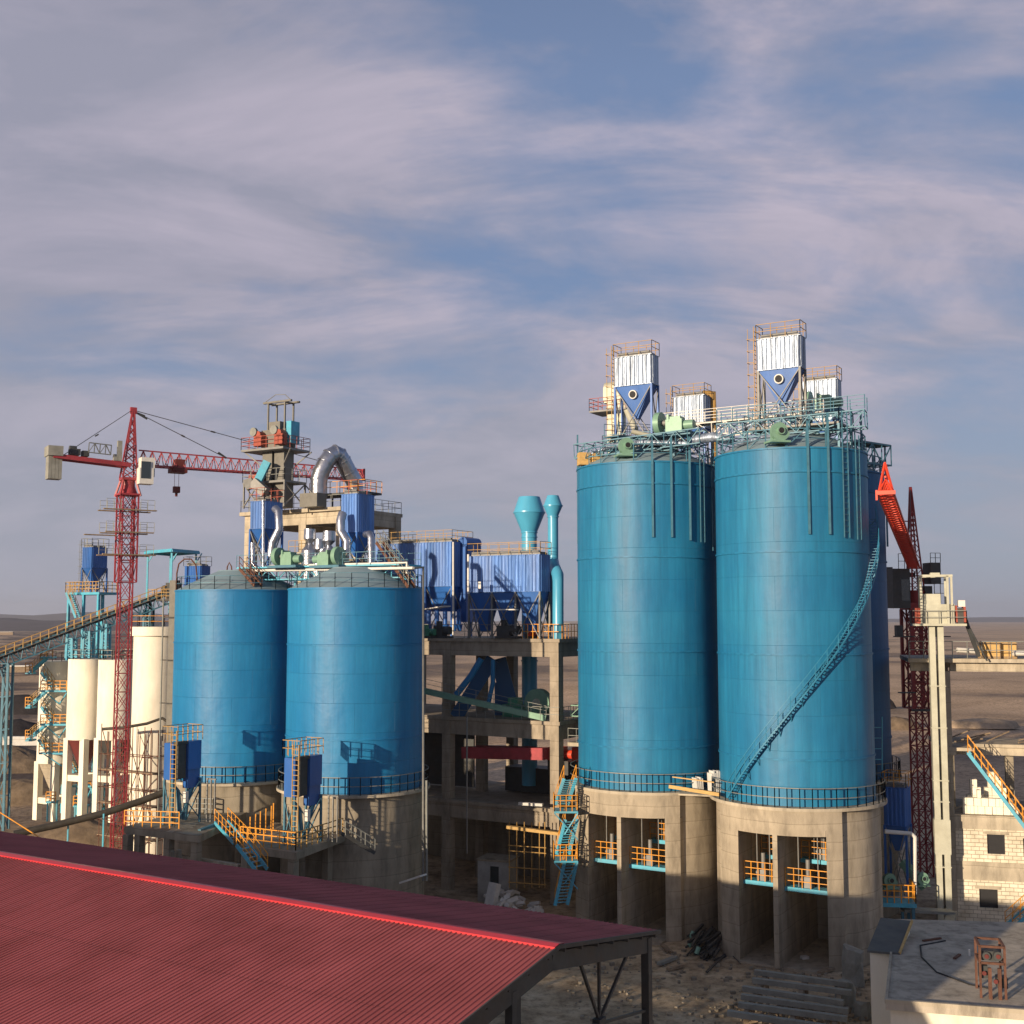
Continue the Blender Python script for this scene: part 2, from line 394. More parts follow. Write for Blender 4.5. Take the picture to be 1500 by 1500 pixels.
# thin veil near the horizon
hz = N.new('ShaderNodeMapRange'); hz.inputs[1].default_value = 0; hz.inputs[2].default_value = .27; hz.inputs[3].default_value = .8; hz.inputs[4].default_value = 0
L.new(sp.outputs['Z'], hz.inputs[0])
m2 = N.new('ShaderNodeMix'); m2.data_type = 'RGBA'; L.new(hz.outputs[0], m2.inputs[0]); L.new(mx.outputs[2], m2.inputs[6]); m2.inputs[7].default_value = (3.25*SKYK,3.45*SKYK,4.1*SKYK,1)
zn = N.new('ShaderNodeMapRange'); zn.inputs[1].default_value = .42; zn.inputs[2].default_value = .8; zn.inputs[3].default_value = 0; zn.inputs[4].default_value = .9
L.new(sp.outputs['Z'], zn.inputs[0])
m4 = N.new('ShaderNodeMix'); m4.data_type = 'RGBA'; L.new(zn.outputs[0], m4.inputs[0]); L.new(m2.outputs[2], m4.inputs[6]); m4.inputs[7].default_value = (.55*SKYK,.8*SKYK,1.5*SKYK,1)
L.new(m4.outputs[2], bg.inputs['Color'])

sd = bpy.data.lights.new('sun', 'SUN'); sd.energy = SUN_E; sd.angle = radians(.6); sd.color = (1.0, .80, .58)
so = bpy.data.objects.new('sun', sd); COL.objects.link(so)
so.rotation_euler = (radians(90-SUN_EL), 0, radians(-SUN_AZ))
so.location = (-40, -40, 60)

# ground
def ground_mat():
    m = bpy.data.materials.new('dry_earth'); m.use_nodes = True
    nt = m.node_tree; N = nt.nodes; L = nt.links; b = N['Principled BSDF']; b.inputs['Roughness'].default_value = .95; b.inputs['Specular IOR Level'].default_value = .1
    g = N.new('ShaderNodeNewGeometry')
    def nz(s, d, r=.6, sc=(1,1,1), dist=0):
        mp = N.new('ShaderNodeMapping'); mp.inputs['Scale'].default_value = sc; L.new(g.outputs['Position'], mp.inputs[0])
        n = N.new('ShaderNodeTexNoise'); n.inputs['Scale'].default_value = s; n.inputs['Detail'].default_value = d; n.inputs['Roughness'].default_value = r; n.inputs['Distortion'].default_value = dist
        L.new(mp.outputs[0], n.inputs['Vector']); return n.outputs['Fac']
    def ramp(f, st):
        r = N.new('ShaderNodeValToRGB'); e = r.color_ramp.elements
        while len(e) < len(st): e.new(.5)
        for i, (p, c) in enumerate(st): e[i].position = p; e[i].color = tuple(c)+(1,)
        L.new(f, r.inputs[0]); return r.outputs[0]
    far = ramp(nz(.006, 10, .62, (1,1.6,1), .6), [(.36,(.26,.20,.15)),(.44,(.54,.39,.25)),(.54,(.68,.50,.33)),(.60,(.48,.35,.23)),(.70,(.74,.62,.48))])
    near = ramp(nz(.22, 10, .65), [(.32,(.24,.18,.12)),(.5,(.48,.37,.24)),(.66,(.60,.49,.34))])
    fine = ramp(nz(1.1, 12, .78), [(.36,(.42,.40,.38)),(.52,(.98,.97,.96)),(.66,(1.15,1.13,1.1))])
    sp = N.new('ShaderNodeSeparateXYZ'); L.new(g.outputs['Position'], sp.inputs[0])
    mr = N.new('ShaderNodeMapRange'); mr.inputs[1].default_value = 130; mr.inputs[2].default_value = 190; L.new(sp.outputs['Y'], mr.inputs[0])
    a = N.new('ShaderNodeMix'); a.data_type = 'RGBA'; L.new(mr.outputs[0], a.inputs[0]); L.new(near, a.inputs[6]); L.new(far, a.inputs[7])
    # dark coal-dusted yard on the left
    xm = N.new('ShaderNodeMapRange'); xm.inputs[1].default_value = -25; xm.inputs[2].default_value = -75; L.new(sp.outputs['X'], xm.inputs[0])
    dk = ramp(nz(.018, 9, .68, (1,1,1), .8), [(.40,(0,0,0)),(.52,(1,1,1))])
    mm = N.new('ShaderNodeMath'); mm.operation = 'MULTIPLY'; L.new(xm.outputs[0], mm.inputs[0]); L.new(dk, mm.inputs[1])
    m3 = N.new('ShaderNodeMath'); m3.operation = 'MULTIPLY'; m3.inputs[1].default_value = .85; L.new(mm.outputs[0], m3.inputs[0])
    c = N.new('ShaderNodeMix'); c.data_type = 'RGBA'; L.new(m3.outputs[0], c.inputs[0]); L.new(a.outputs[2], c.inputs[6]); c.inputs[7].default_value = (.055,.045,.05,1)
    mu = N.new('ShaderNodeMix'); mu.data_type = 'RGBA'; mu.blend_type = 'MULTIPLY'; mu.inputs[0].default_value = 1
    L.new(c.outputs[2], mu.inputs[6]); L.new(fine, mu.inputs[7]); L.new(mu.outputs[2], b.inputs['Base Color'])
    n5 = nz(.9, 8, .7); bp = N.new('ShaderNodeBump'); bp.inputs['Distance'].default_value = .08; L.new(n5, bp.inputs['Height']); L.new(bp.outputs[0], b.inputs['Normal'])
    return m
M['ground'] = ground_mat()
from mathutils import noise as mn, Vector
def hgt(x, y):
    d = max(0, min(1, (y-118)/60.0)); l = max(0, min(1, (-x-34)/30.0))
    n = mn.noise(Vector((x*.012, y*.012, 0)))+.5*mn.noise(Vector((x*.035, y*.035, 3)))
    s = .12*mn.noise(Vector((x*.35, y*.35, 7)))
    return s+max(d, l)*(n*2.0-1.0)*(1 if y < 900 else 1.5)-.02
def grid(m, xs, ys):
    v = [(x, y, hgt(x, y)) for y in ys for x in xs]; n = len(xs)
    m.add(v, [(j*n+i, j*n+i+1, (j+1)*n+i+1, (j+1)*n+i) for j in range(len(ys)-1) for i in range(n-1)], True)
def spread(c, near, far, k, fine=1.5):
    out = []; x = 0; st = fine
    while x < far:
        out.append(x); x += st
        if x > near: st *= k
    out.append(far); return out
m = MB(); px_ = spread(0, 70, 9000, 1.09); xs = [-x for x in px_[:0:-1]]+px_
ysf = [y-20 for y in spread(0, 190, 9500, 1.09)]; ys = [-6000,-2500,-900,-300,-100,-50]+ysf
grid(m, xs, ys); struct(m.build('ground', M['ground']))
# distant hills
M['hill'] = mat('far_hill', (.10,.085,.085), .95, 0, .3, .01, spec=.1)
m = MB()
for (x0, x1, y, h, sd_) in ((-1500,-620,2300,26,1),(-5200,-1200,5200,70,5),(900,6500,7000,34,9)):
    n = 60; rows = []
    for j, (yy, k) in enumerate(((0,0),(180,.75),(380,1),(700,.55),(1000,0))):
        for i in range(n+1):
            t = i/n; e = min(1, t*5, (1-t)*5)
            rows.append((x0+(x1-x0)*t, y+yy*y/2300, -2+h*k*e*(.75+.55*mn.noise(Vector((t*6+sd_, j*.4, sd_))))))
    m.add(rows, [(j*(n+1)+i, j*(n+1)+i+1, (j+1)*(n+1)+i+1, (j+1)*(n+1)+i) for j in range(4) for i in range(n)], True)
struct(m.build('hills', M['hill']))

# ------------------------------------------------------------------ storage silos
def arc(m, r0, r1, a0, a1, z0, z1, n=24):
    m.lathe(0, 0, [(r0,z0),(r1,z0),(r1,z1),(r0,z1),(r0,z0)], n, a0, a1)
    if a1-a0 < 359:
        for a in (a0, a1):
            c, s = cos(radians(a)), sin(radians(a))
            q = [(r0*c,r0*s,z0),(r1*c,r1*s,z0),(r1*c,r1*s,z1),(r0*c,r0*s,z1)]
            m.add(q, [(0,1,2,3) if a == a0 else (3,2,1,0)])
def circ(fr, r, z, n, a0=0, a1=360): return [fr((r*cos(radians(a0+(a1-a0)*i/n)), r*sin(radians(a0+(a1-a0)*i/n)), z)) for i in range(n+1)]
LEDGE = 10.9
def big_silo(x, y, label, mt, portal=True, ztop=36.15, rings=(34.4,28.7,21.4,14.1), R=5.62):
    f = Fr(x, y, 0, GRID); t = thing('cement_silo', (x,y,0), label, 'silo', 'tall blue cement silos')
    m = MB(f); m.lathe(0, 0, [(R,LEDGE+.02),(R,ztop)], 96); m.build('wall', mt, t)
    m = MB(f)
    for z in rings+(ztop-.05,): m = MB(f); arc(m, R+.003, R+.07, 0, 360, z-.06, z+.06, 96); m.build('stiffener_ring', mt, t)
    m = MB(f); m.lathe(0, 0, [(R-.02,ztop),(4.6,ztop+.55),(2.2,ztop+1.75),(0.05,ztop+2.2)], 60); m.build('cone_roof', M['coneroof'], t)
    c = MB(f)
    if portal:
        arc(c, 5.3, 5.9, -90+46.4, -90-41.4+360, 0, LEDGE-.22, 56)
        for xa, xb in ((-4.165,-2.45),(3.65,4.553)):
            k = 8; ou = [(6.3*sin(math.asin(xa/6.3)+(math.asin(xb/6.3)-math.asin(xa/6.3))*i/k), -6.3*cos(math.asin(xa/6.3)+(math.asin(xb/6.3)-math.asin(xa/6.3))*i/k)) for i in range(k+1)]
            q = ou+[(xb,-3.2),(xa,-3.2)]; n_ = len(q)
            c.add([(x_,y_,0) for x_,y_ in q]+[(x_,y_,8.998) for x_,y_ in q], [tuple(range(n_))[::-1], tuple(range(n_,2*n_))]+[(i,(i+1)%n_,n_+(i+1)%n_,n_+i) for i in range(n_)])
        arc(c, 5.3, 6.3, -90-41.4, -90+46.3, 9.0, LEDGE-.22, 30)
        c.box(.2, .55, -6.26, 3.0, 0, 8.997)
        c.box(-2.85, -2.46, -3.1, 3.0, 0, 8.997); c.box(3.66, 4.05, -3.1, 3.0, 0, 8.997)
        c.box(-2.45, 3.65, 2.6, 3.0, 0, 8.997); c.box(-2.8, 3.6, -5.2, 3.2, 9.0, 9.4)
        c.box(-2.45, 3.65, -6.1, 2.6, -.2, .12)
    else: c.lathe(0, 0, [(5.9,0),(5.9,LEDGE-.22)], 64)
    c.build('concrete_base', M['concrete'], t)
    m = MB(f); arc(m, 4.9, 6.4, 0, 360, LEDGE-.22, LEDGE, 72); m.build('ledge', M['concrete_w'], t)
    m = MB(); m.rail(circ(f, 6.27, LEDGE, 46), 1.35, 2, .06, 1); m.build('railing', M['grail'], t)
    m = MB(); cp = circ(f, R-.12, ztop, 24)
    for i in range(24):
        a, b = cp[i], cp[i+1]; hh = 1.35
        m.beam(a, add3(a,(0,0,hh)), .08); m.beam(add3(a,(0,0,hh)), add3(b,(0,0,hh)), .07); m.beam(add3(a,(0,0,.65)), add3(b,(0,0,.65)), .05)
        if i % 2: m.beam(a, add3(b,(0,0,hh)), .05)
    m.build('rim_railing', M['steel_b'], t)
    if portal:
        for (x0, x1, yy, zp) in ((-2.44,.19,-4.9,5.45),(.56,3.64,-4.9,5.3),(-2.44,.19,-1.2,6.6),(.56,3.64,-1.2,6.6)):
            m = MB(f); m.box(x0, x1, yy, yy+1.0, zp-.28, zp); p = m.build('bay_platform', M['cyan'], t)
            m = MB(); m.rail([f((x0+.05,yy+.05,zp)), f((x1-.05,yy+.05,zp))], 1.3, .55, .055, 2); m.build('platform_railing', M['yellow'], p)
            m = MB(f)
            for xx in (x0+.9, x1-.8):
                m.tube((xx,yy+.4,zp-.2), (xx,yy+.4,9.0), .045, 6)
            m.build('hanger_rod', M['grey'], p)
            m = MB(f); xm = (x0+x1)/2
            m.box(xm-.3, xm+.3, yy+.25, yy+.8, zp, zp+.75); m.tube((xm,yy+.5,zp+.75), (xm,yy+.5,zp+1.9), .16, 10); m.tube((xm-.5,yy+.5,zp+.5), (xm-.3,yy+.5,zp+.5), .18, 10)
            m.build('loading_spout', M['grey'], p)
    return t, f
s4, f4 = big_silo(21.1, 90, 'nearest tall blue silo, with a spiral stair winding up its wall', M['silo'])
s3, f3 = big_silo(10.98, 97.6, 'tall blue silo of the front pair without a spiral stair, beside the zigzag yellow stair', M['silo'])
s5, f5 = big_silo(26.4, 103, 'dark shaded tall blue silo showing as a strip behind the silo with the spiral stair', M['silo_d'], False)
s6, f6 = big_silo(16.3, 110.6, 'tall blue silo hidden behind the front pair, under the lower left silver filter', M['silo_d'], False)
# spiral stair of the near silo
def silo_pt(c, r, rel, z, base):      # rel = degrees to the right of the sight line
    a = radians(-90-base+rel) ; return (c[0]+r*cos(a), c[1]+r*sin(a), z)
m = MB(); h = MB(); st = MB(); C4 = (21.1, 90); base4 = 13.3
prev = None; si = MB()
for i in range(96):
    t = i/95; rel = -50+t*150; z = LEDGE+.3+t*20.2
    p0 = silo_pt(C4, 5.70, rel, z, base4); p1 = silo_pt(C4, 6.32, rel, z, base4)
    m.beam(p0, p1, .2, .04)
    q = silo_pt(C4, 6.3, rel, z, base4); qi = silo_pt(C4, 5.74, rel, z, base4)
    if i % 5 == 0:
        h.beam(q, add3(q,(0,0,1.0)), .05); h.beam(silo_pt(C4,5.64,rel,z-.8,base4), q, .06)
    if prev:
        st.beam(add3(prev[0],(0,0,-.05)), add3(q,(0,0,-.05)), .04, .1); si.beam(add3(prev[1],(0,0,-.05)), add3(qi,(0,0,-.05)), .04, .09)
        h.beam(add3(prev[0],(0,0,1)), add3(q,(0,0,1)), .045)
        h.beam(add3(prev[0],(0,0,.5)), add3(q,(0,0,.5)), .04)
    prev = (q, qi)
o = m.build('spiral_stair', M['stairb'], s4); h.build('handrail', M['stairb'], o); st.build('stringer', M['stairb'], o); si.build('stringer', M['stairb'], o)
# channels and ladders hanging down the wall
def hang(sil, c, base, lst):
    for k, (px, Y, zt, zb, lad) in enumerate(lst):
        u = (px-750)/F/1.0
        # intersect sight line with the wall
        R = 5.73; d = (u, 1.0); A = u*u+1; B = -2*(u*c[0]+c[1]); Cc = c[0]**2+c[1]**2-R*R
        D = max(0, B*B-4*A*Cc); yy = (-B-sqrt(D))/(2*A); p = (u*yy, yy)
        m = MB()
        if lad:
            rx = norm((-(p[1]-c[1]), p[0]-c[0], 0)); m.ladder((p[0],p[1],zb), (p[0],p[1],zt), .5, .07, .4, rx); m.build('ladder', M['steel_b'], sil)
        else:
            m.beam((p[0],p[1],zb), (p[0],p[1],zt), .16, .12); m.build('wall_channel', M['steel_b'], sil)
hang(s4, C4, base4, [(1187,0,38.0,29.9,0),(1217,0,38.6,29.9,0),(1242,0,38.8,29.7,1),(1260,0,37.2,29.6,1)])
hang(s3, (10.98,97.6), 6.5, [(957,0,37.6,30.2,0),(985,0,38,30.2,0),(1012,0,38.4,30.0,0),(1030,0,38.4,29.9,1),(1046,0,38.4,29.3,1)])
m = MB(); m.ladder(W(1284,1128,97), W(1284,1050,97), .9, .08, .8); m.build('ladder', M['cyan'], s5)

# ------------------------------------------------------------------ left pair of silos
def left_silo(x, y, label, R=5.35):
    f = Fr(x, y, 0, GRID); t = thing('meal_silo', (x,y,0), label, 'silo', 'squat blue silos on round concrete bases')
    m = MB(f); m.lathe(0, 0, [(R,LEDGE+.02),(R,26.3)], 96); m.build('wall', M['silo_l'], t)
    m = MB(f)
    for z in (26.22, 21.95, 14.9): m = MB(f); arc(m, R+.003, R+.06, 0, 360, z-.05, z+.05, 96); m.build('stiffener_ring', M['silo_l'], t)
    m = MB(f); m.lathe(0, 0, [(R-.02,26.3),(3.4,27.25),(2.0,27.9),(1.9,28.0),(.05,28.05)], 60); m.build('cone_roof', M['coneroof'], t)
    m = MB(); m.rail(circ(f, R-.1, 26.3, 26), 1.1, 2, .045, 1); m.build('roof_railing', M['steel_b'], t)
    m = MB(f); m.lathe(0, 0, [(5.6,0),(5.6,LEDGE-.2)], 72); m.build('concrete_base', M['concrete_d'], t)
    m = MB(f); arc(m, 5.0, 6.0, 0, 360, LEDGE-.2, LEDGE, 72); m.build('ledge', M['concrete_w'], t)
    m = MB(); m.rail(circ(f, 5.85, LEDGE, 46), 1.3, 2, .06, 1); m.build('railing', M['grail'], t)
    return t, f
s2, f2 = left_silo(-12.45, 95.6, 'squat blue silo right of its twin, with the taller pipework and grey cone top')
s1, f1 = left_silo(-23.15, 102, 'squat blue silo beside the scaffolded cream silo, behind its twin')
m = MB(); m.ladder((-17.55,98.2,11), (-17.55,98.2,19.6), .7, .07, .5); m.build('ladder', M['grey'], s1)

# ------------------------------------------------------------------ bag filters
def bag_filter(fr, w, d, zc0, zc1, zh, zleg, label, cas, hop, cat='dust filter', group=None, hatch=False, lad=True, railm='ochre', pitch=.3, hop_n=1, legm='royal', wedge=False, amp=.05, hr=.2):
    if cas == 'silver': pitch, amp = .36, .09
    """fr = frame at the near-left bottom corner of the casing in plan; zc0..zc1 casing, zh hopper tip"""
    loc = fr((w/2, d/2, zleg)); t = thing('bag_filter', loc, label, cat, group)
    m = MB(fr); m.corr(0, w, 0, d, zc0, zc1, pitch, amp); m.build('casing', M[cas], t)
    hw = w/hop_n
    for i in range(hop_n):
        m = MB(fr)
        if wedge: m.pyr(i*hw+.03, (i+1)*hw-.03, .03, d-.03, zc0-.06, i*hw+hw/2, d/2, .18, zh)
        else: m.pyr(i*hw+.03, (i+1)*hw-.03, .03, d-.03, zc0-.06, i*hw+hw/2, d/2, hr, zh)
        hp = m.build('hopper', M[hop], t)
        if hatch:
            k = .28; cyv = .03+(d/2-.2)*k; cz = zc0-(zc0-zh)*k; cx = hw/2
            n = norm((0,-(zc0-zh),-(d/2-.2)))
            m = MB(fr); p = (cx,cyv,cz); m.tube(add3(p,mul3(n,-.05)), add3(p,mul3(n,.28)), .36, 20); o = m.build('inlet_flange', M['white'], hp)
            m = MB(fr); m.tube(add3(p,mul3(n,.1)), add3(p,mul3(n,.285)), .28, 20); m.build('inlet_dark_disc', M['black'], o)  # black disc paints the dark inside of the flange
    m = MB(fr)
    legs = [(i*hw, y) for i in range(hop_n+1) for y in (0, d)]
    for x, y in legs:
        m = MB(fr); m.beam((x,y,zleg), (x,y,zc0-.04), .16); m.build('leg', M[legm], t)
    m = MB(fr)
    for i in range(hop_n):
        for y in (-.02, d+.02):
            m.beam((i*hw,y,zleg), ((i+1)*hw,y,zc0-.1), .07); m.beam(((i+1)*hw,y,zleg), (i*hw,y,zc0-.1), .07)
    for x in (-.02, w+.02):
        m.beam((x,0,zleg), (x,d,zc0-.1), .07); m.beam((x,d,zleg), (x,0,zc0-.1), .07)
    m.build('bracing', M['grey'], t)
    m = MB(fr); m.box(.1, w-.1, .25, d-.25, zc1+.03, zc1+.22)
    for i in range(max(2, int(w/.5))):
        x = .3+i*(w-.6)/(max(2, int(w/.5))-1); m.beam((x,.3,zc1+.25), (x,d-.3,zc1+.25), .09)
    m.tube((.2,.22,zc1+.32), (w-.2,.22,zc1+.32), .1, 8)
    m.build('pulse_valve_bank', M['grey'], t)
    m = MB(); e = .1
    m.rail([fr((-e,-e,zc1+.05)), fr((w+e,-e,zc1+.05)), fr((w+e,d+e,zc1+.05)), fr((-e,d+e,zc1+.05)), fr((-e,-e,zc1+.05))], 1.1, 1.0, .045, 1)
    m.build('top_railing', M[railm], t)
    if lad:
        m = MB(fr); m.ladder((-.35,.3,zleg), (-.35,.3,zc1+1.1), .45, .05, .35, (0,1,0))
        for i in range(int((zc1-zleg)/.9)):
            z = zleg+1.5+i*.9
            if z < zc1+1: m.beam((-.9,.05,z), (-.9,.6,z), .035); m.beam((-.35,.05,z), (-.9,.05,z), .035); m.beam((-.35,.55,z), (-.9,.55,z), .035)
        m.beam((-.9,.3,zleg+1.5), (-.9,.3,zc1+1), .035)
        m.build('caged_ladder', M[railm], t)
    return t
def fcorner(pxl, Y, w, deg=GRID):
    x = (pxl-750)/F*Y; return Fr(x, Y, 0, deg)
GF = 'silver topped filters over the tall silos'
bag_filter(fcorner(903,96.8,3.6), 3.25, 1.3, 42.9, 45.25, 40.15, 37.9, 'silver filter with round hole in blue hopper, over the tall silo at left', 'silver', 'royal', group=GF, hatch=True, legm='royal')
bag_filter(fcorner(1116,89.0,3.4), 3.2, 1.3, 42.6, 44.95, 39.9, 38.2, 'silver filter with round hole in blue hopper, topmost and highest of all in view', 'silver', 'royal', group=GF, hatch=True, legm='grey')
bag_filter(fcorner(990,111,2.9), 3.0, 1.5, 41.6, 44.6, 39.8, 38.2, 'low silver filter beside a brown vertical duct, between the two higher ones', 'silver', 'royal', group=GF)
bag_filter(fcorner(1181,104,3.2), 3.0, 1.3, 41.2, 44.7, 39.3, 38.2, 'low silver filter right of the topmost one, behind a pale green fan', 'silver', 'royal', group=GF)
# brown duct
m = MB(); p = W(1044,578,111); m.path([(p[0]-.9,p[1],p[2]), (p[0],p[1],p[2]), (p[0],p[1],38.2)], .42, 12); tag(m.build('exhaust_duct', M['ochre']), 'brown vertical duct standing right of the low silver filter', 'duct')
# ------------------------------------------------------------------ steel galleries over the tall silos
def gallery(name, p, q, w, h, n, mt, label, m_=.12, deck=True, rails=True):
    t = thing(name, p, label, 'gallery')
    m = MB(); m.truss(p, q, w, h, n, m_); m.build('truss', M[mt], t)
    ax = norm(sub3(q, p)); r = norm(cross(ax, (0,0,1)))
    if deck:
        m = MB(); m.beam(add3(p,(0,0,h+.07)), add3(q,(0,0,h+.07)), w, .06); m.build('deck', M['grey'], t)
    if rails:
        for s_ in (-1, 1):
            o = mul3(r, s_*w/2); o = (o[0],o[1],o[2]+h+.1)
            m = MB(); m.rail([add3(p,o), add3(q,o)], 1.0, 1.2, .05, 1); m.build('railing', M[mt], t)
    return t
gallery('steel_gallery', (5.45,97.0,36.9), (14.8,91.6,37.4), 1.5, 1.15, 11, 'steel_b', 'blue green lattice gallery across the top of the tall silo at left', .085, False, False)
gallery('steel_gallery', (15.7,89.6,37.3), (25.6,85.4,37.7), 1.5, 1.2, 11, 'steel_b', 'blue green lattice gallery across the top of the silo with the spiral stair', .085, False)
gallery('steel_gallery', (28.6,99.0,36.9), (31.8,101.6,36.9), 1.6, 1.7, 3, 'steel_b', 'short blue lattice gallery at the right edge of the shaded back silo', .12, rails=False)
gallery('conveyor_gallery', (12.0,96.0,38.3), (24.3,92.0,38.9), 1.3, 1.0, 12, 'white', 'long pale gallery carrying a conveyor between the two high filters', .09)
gallery('conveyor_gallery', (8.0,95.2,37.4), (15.8,104.5,38.4), 1.4, 1.1, 10, 'steel_b', 'blue gallery running back from the left high filter to the low one', .1)
gallery('conveyor_gallery', (22.0,89.5,38.0), (25.0,104.2,38.1), 1.4, 1.1, 12, 'steel_b', 'blue gallery running back under the highest filter', .1)
def support(fr, xs, ys, z0, z1, mt, label):
    t = thing('steel_deck', fr((sum(xs)/2, sum(ys)/2, z0)), label, 'platform')
    m = MB(fr); m.box(xs[0], xs[1], ys[0], ys[1], z1-.15, z1); m.build('deck', M['grey'], t)
    for x in xs:
        for y in ys: m = MB(fr); m.beam((x,y,z0), (x,y,z1-.15), .16); m.build('leg', M[mt], t)
    m = MB(fr)
    for y in ys:
        m.beam((xs[0],y,z0), (xs[1],y,z1-.2), .08); m.beam((xs[1],y,z0), (xs[0],y,z1-.2), .08)
    for x in xs: m.beam((x,ys[0],z0), (x,ys[1],z1-.2), .08)
    m.build('bracing', M[mt], t)
    m = MB(); m.rail([fr((xs[0],ys[1],z1)), fr((xs[0],ys[0],z1)), fr((xs[1],ys[0],z1)), fr((xs[1],ys[1],z1))], 1.0, 1.1, .05, 1); m.build('railing', M[mt], t)
    return t
support(fcorner(903,96.8,0), (-.9,5.4), (-.6,2.6), 36.2, 37.85, 'steel_b', 'blue steel deck carrying the left high filter')
support(fcorner(1115,89.0,0), (-.9,6.2), (-.6,2.6), 36.2, 38.15, 'steel_b', 'blue steel deck carrying the highest filter')
support(fcorner(990,111,0), (-1.2,5.0), (-.6,2.6), 36.2, 38.15, 'steel_b', 'steel deck carrying the low filter beside the brown duct')
support(fcorner(1181,104,0), (-1.2,4.8), (-.6,2.6), 36.2, 38.15, 'steel_b', 'steel deck carrying the low filter at right')
# tall corner posts framing the gallery ends
for px, Y, zb, zt_, sl_ in ((846,97.4,30.0,39.0,s3),(1248,86.3,35.8,39.2,s4),(1262,87.5,35.8,39.2,s4),(1296,101,30,38.6,s5)):
    p = W(px, 650, Y); m = MB(); m.beam((p[0],p[1],zb), (p[0],p[1],zt_), .13); m.build('end_post', M['steel_b'], sl_)
# fans
def fan(p, deg, label, mt='green', s=1.0, group='pale green fans'):
    f = Fr(p[0], p[1], p[2], deg); t = thing('blower_fan', p, label, 'fan', group)
    m = MB(f)
    pts = []
    for i in range(28):
        a = 2*pi*i/28; r = s*(.72+.25*(i/28)); pts.append((r*cos(a), r*sin(a)+s*1.05))
    n = len(pts); v = [(x,-.22*s,z) for x, z in pts]+[(x,.22*s,z) for x, z in pts]
    m.add(v, [tuple(range(n)), tuple(range(2*n-1,n-1,-1))]+[((i+1)%n,i,n+i,n+(i+1)%n) for i in range(n)])
    m.build('volute', M[mt], t)
    m = MB(f); m.tube((0,-.5*s,1.05*s), (0,-.22*s,1.05*s), .36*s, 18); o = m.build('inlet_ring', M[mt], t)
    m = MB(f); m.tube((0,-.505*s,1.05*s), (0,-.4*s,1.05*s), .27*s, 18); m.build('inlet_dark_disc', M['black'], o)  # solid black disc in place of the unlit fan eye
    m = MB(f); m.box(-.95*s,.95*s,-.35*s,1.35*s,0,.18*s); m.box(-.5*s,-.3*s,-.2*s,.2*s,.18*s,.8*s); m.box(.3*s,.5*s,-.2*s,.2*s,.18*s,.8*s); m.build('base_frame', M[mt], t)
    m = MB(f); m.box(-.35*s,.35*s,.4*s,1.25*s,.18*s,.9*s); m.tube((0,.42*s,.95*s), (0,1.3*s,.95*s), .36*s, 14); m.build('motor', M[mt], t)
    return t
fan(W(918,668,92.5), 12, 'small pale green fan below the left high filter', s=.78)
fan(W(1142,648,84.2), 12, 'small pale green fan at the middle of the gallery on the stair silo', s=.78)
# big machines
def blower_set(p, deg, label, s=1):
    f = Fr(p[0],p[1],p[2],deg); t = thing('blower_unit', p, label, 'blower', 'pale green blower units')
    m = MB(f); m.box(-1.6*s,1.6*s,-.7*s,.7*s,0,.22*s); m.build('skid', M['steel_b'], t)
    m = MB(f); m.box(-.3*s,.9*s,-.5*s,.5*s,.22*s,1.15*s); m.box(-.15*s,.75*s,-.4*s,.4*s,1.15*s,1.35*s); m.box(-.2*s,-.05*s,-.52*s,.52*s,1.0*s,1.5*s); m.build('housing', M['green'], t)
    m = MB(f); m.tube((.9*s,0,.75*s), (1.6*s,0,.75*s), .34*s, 16); m.build('motor', M['green'], t)
    m = MB(f); m.tube((-1.15*s,0,1.0*s), (-.75*s,0,1.0*s), .78*s, 26); m.build('impeller_casing', M['green'], t)
    m = MB(f); m.tube((-.75*s,0,1.0*s), (-.3*s,0,1.0*s), .2*s, 12); m.build('shaft', M['grey'], t)
    return t
blower_set(W(985,640,93.5), GRID, 'pale green blower unit between the left high filter and low silver filter', 1.15)
blower_set(W(1203,606,98), GRID, 'pale green blower unit in front of the low right silver filter', 1.1)
# silver pipe runs on the silo tops
def pipe(name, pts, r, mt, label, n=12, cat='pipe', group=None):
    m = MB(); m.path(pts, r, n); return tag(m.build(name, M[mt]), label, cat, group)
pipe('silver_pipe', [W(885,655,94), W(940,648,94), W(1010,650,92.5)], .22, 'silver', 'horizontal silver pipe inside the left gallery')
pipe('silver_pipe', [W(1015,645,91.5), W(1045,640,91), W(1072,645,90)], .38, 'silver', 'thick silver pipe where the two galleries meet')
pipe('silver_pipe', [W(925,632,95), W(958,640,95), W(975,636,95)], .2, 'elev', 'pale drooping pipe under the left high filter')
pipe('silver_pipe', [W(1075,652,87.5), W(1120,640,87.5), W(1180,634,87)], .16, 'silver', 'thin silver pipe under the long pale gallery')
for a_, b_, r_, l_ in (((858,668),(905,650),.13,'thin silver pipe slanting at the left end of the left gallery'),((960,655),(1012,668),.15,'thin silver pipe dropping toward the joint of the tall silos'),((1060,640),(1100,622),.12,'thin silver pipe rising above the joint of the tall silos'),((1085,662),(1140,655),.14,'low silver pipe along the rim of the stair silo'),((1200,640),(1235,628),.15,'silver pipe at the right end of the stair silo roof'),((1150,628),(1180,612),.18,'short fat silver pipe under the highest filter')):
    pipe('silver_pipe', [W(*a_,89 if a_[0] > 1040 else 96), W(*b_,88.5 if a_[0] > 1040 else 95)], r_, 'silver', l_)
pipe('silver_pipe', [W(1112,470+25,90.2), W(1112,560,90.2), W(1113,622,90.2)], .1, 'grail', 'thin upright pipe left of the highest filter')
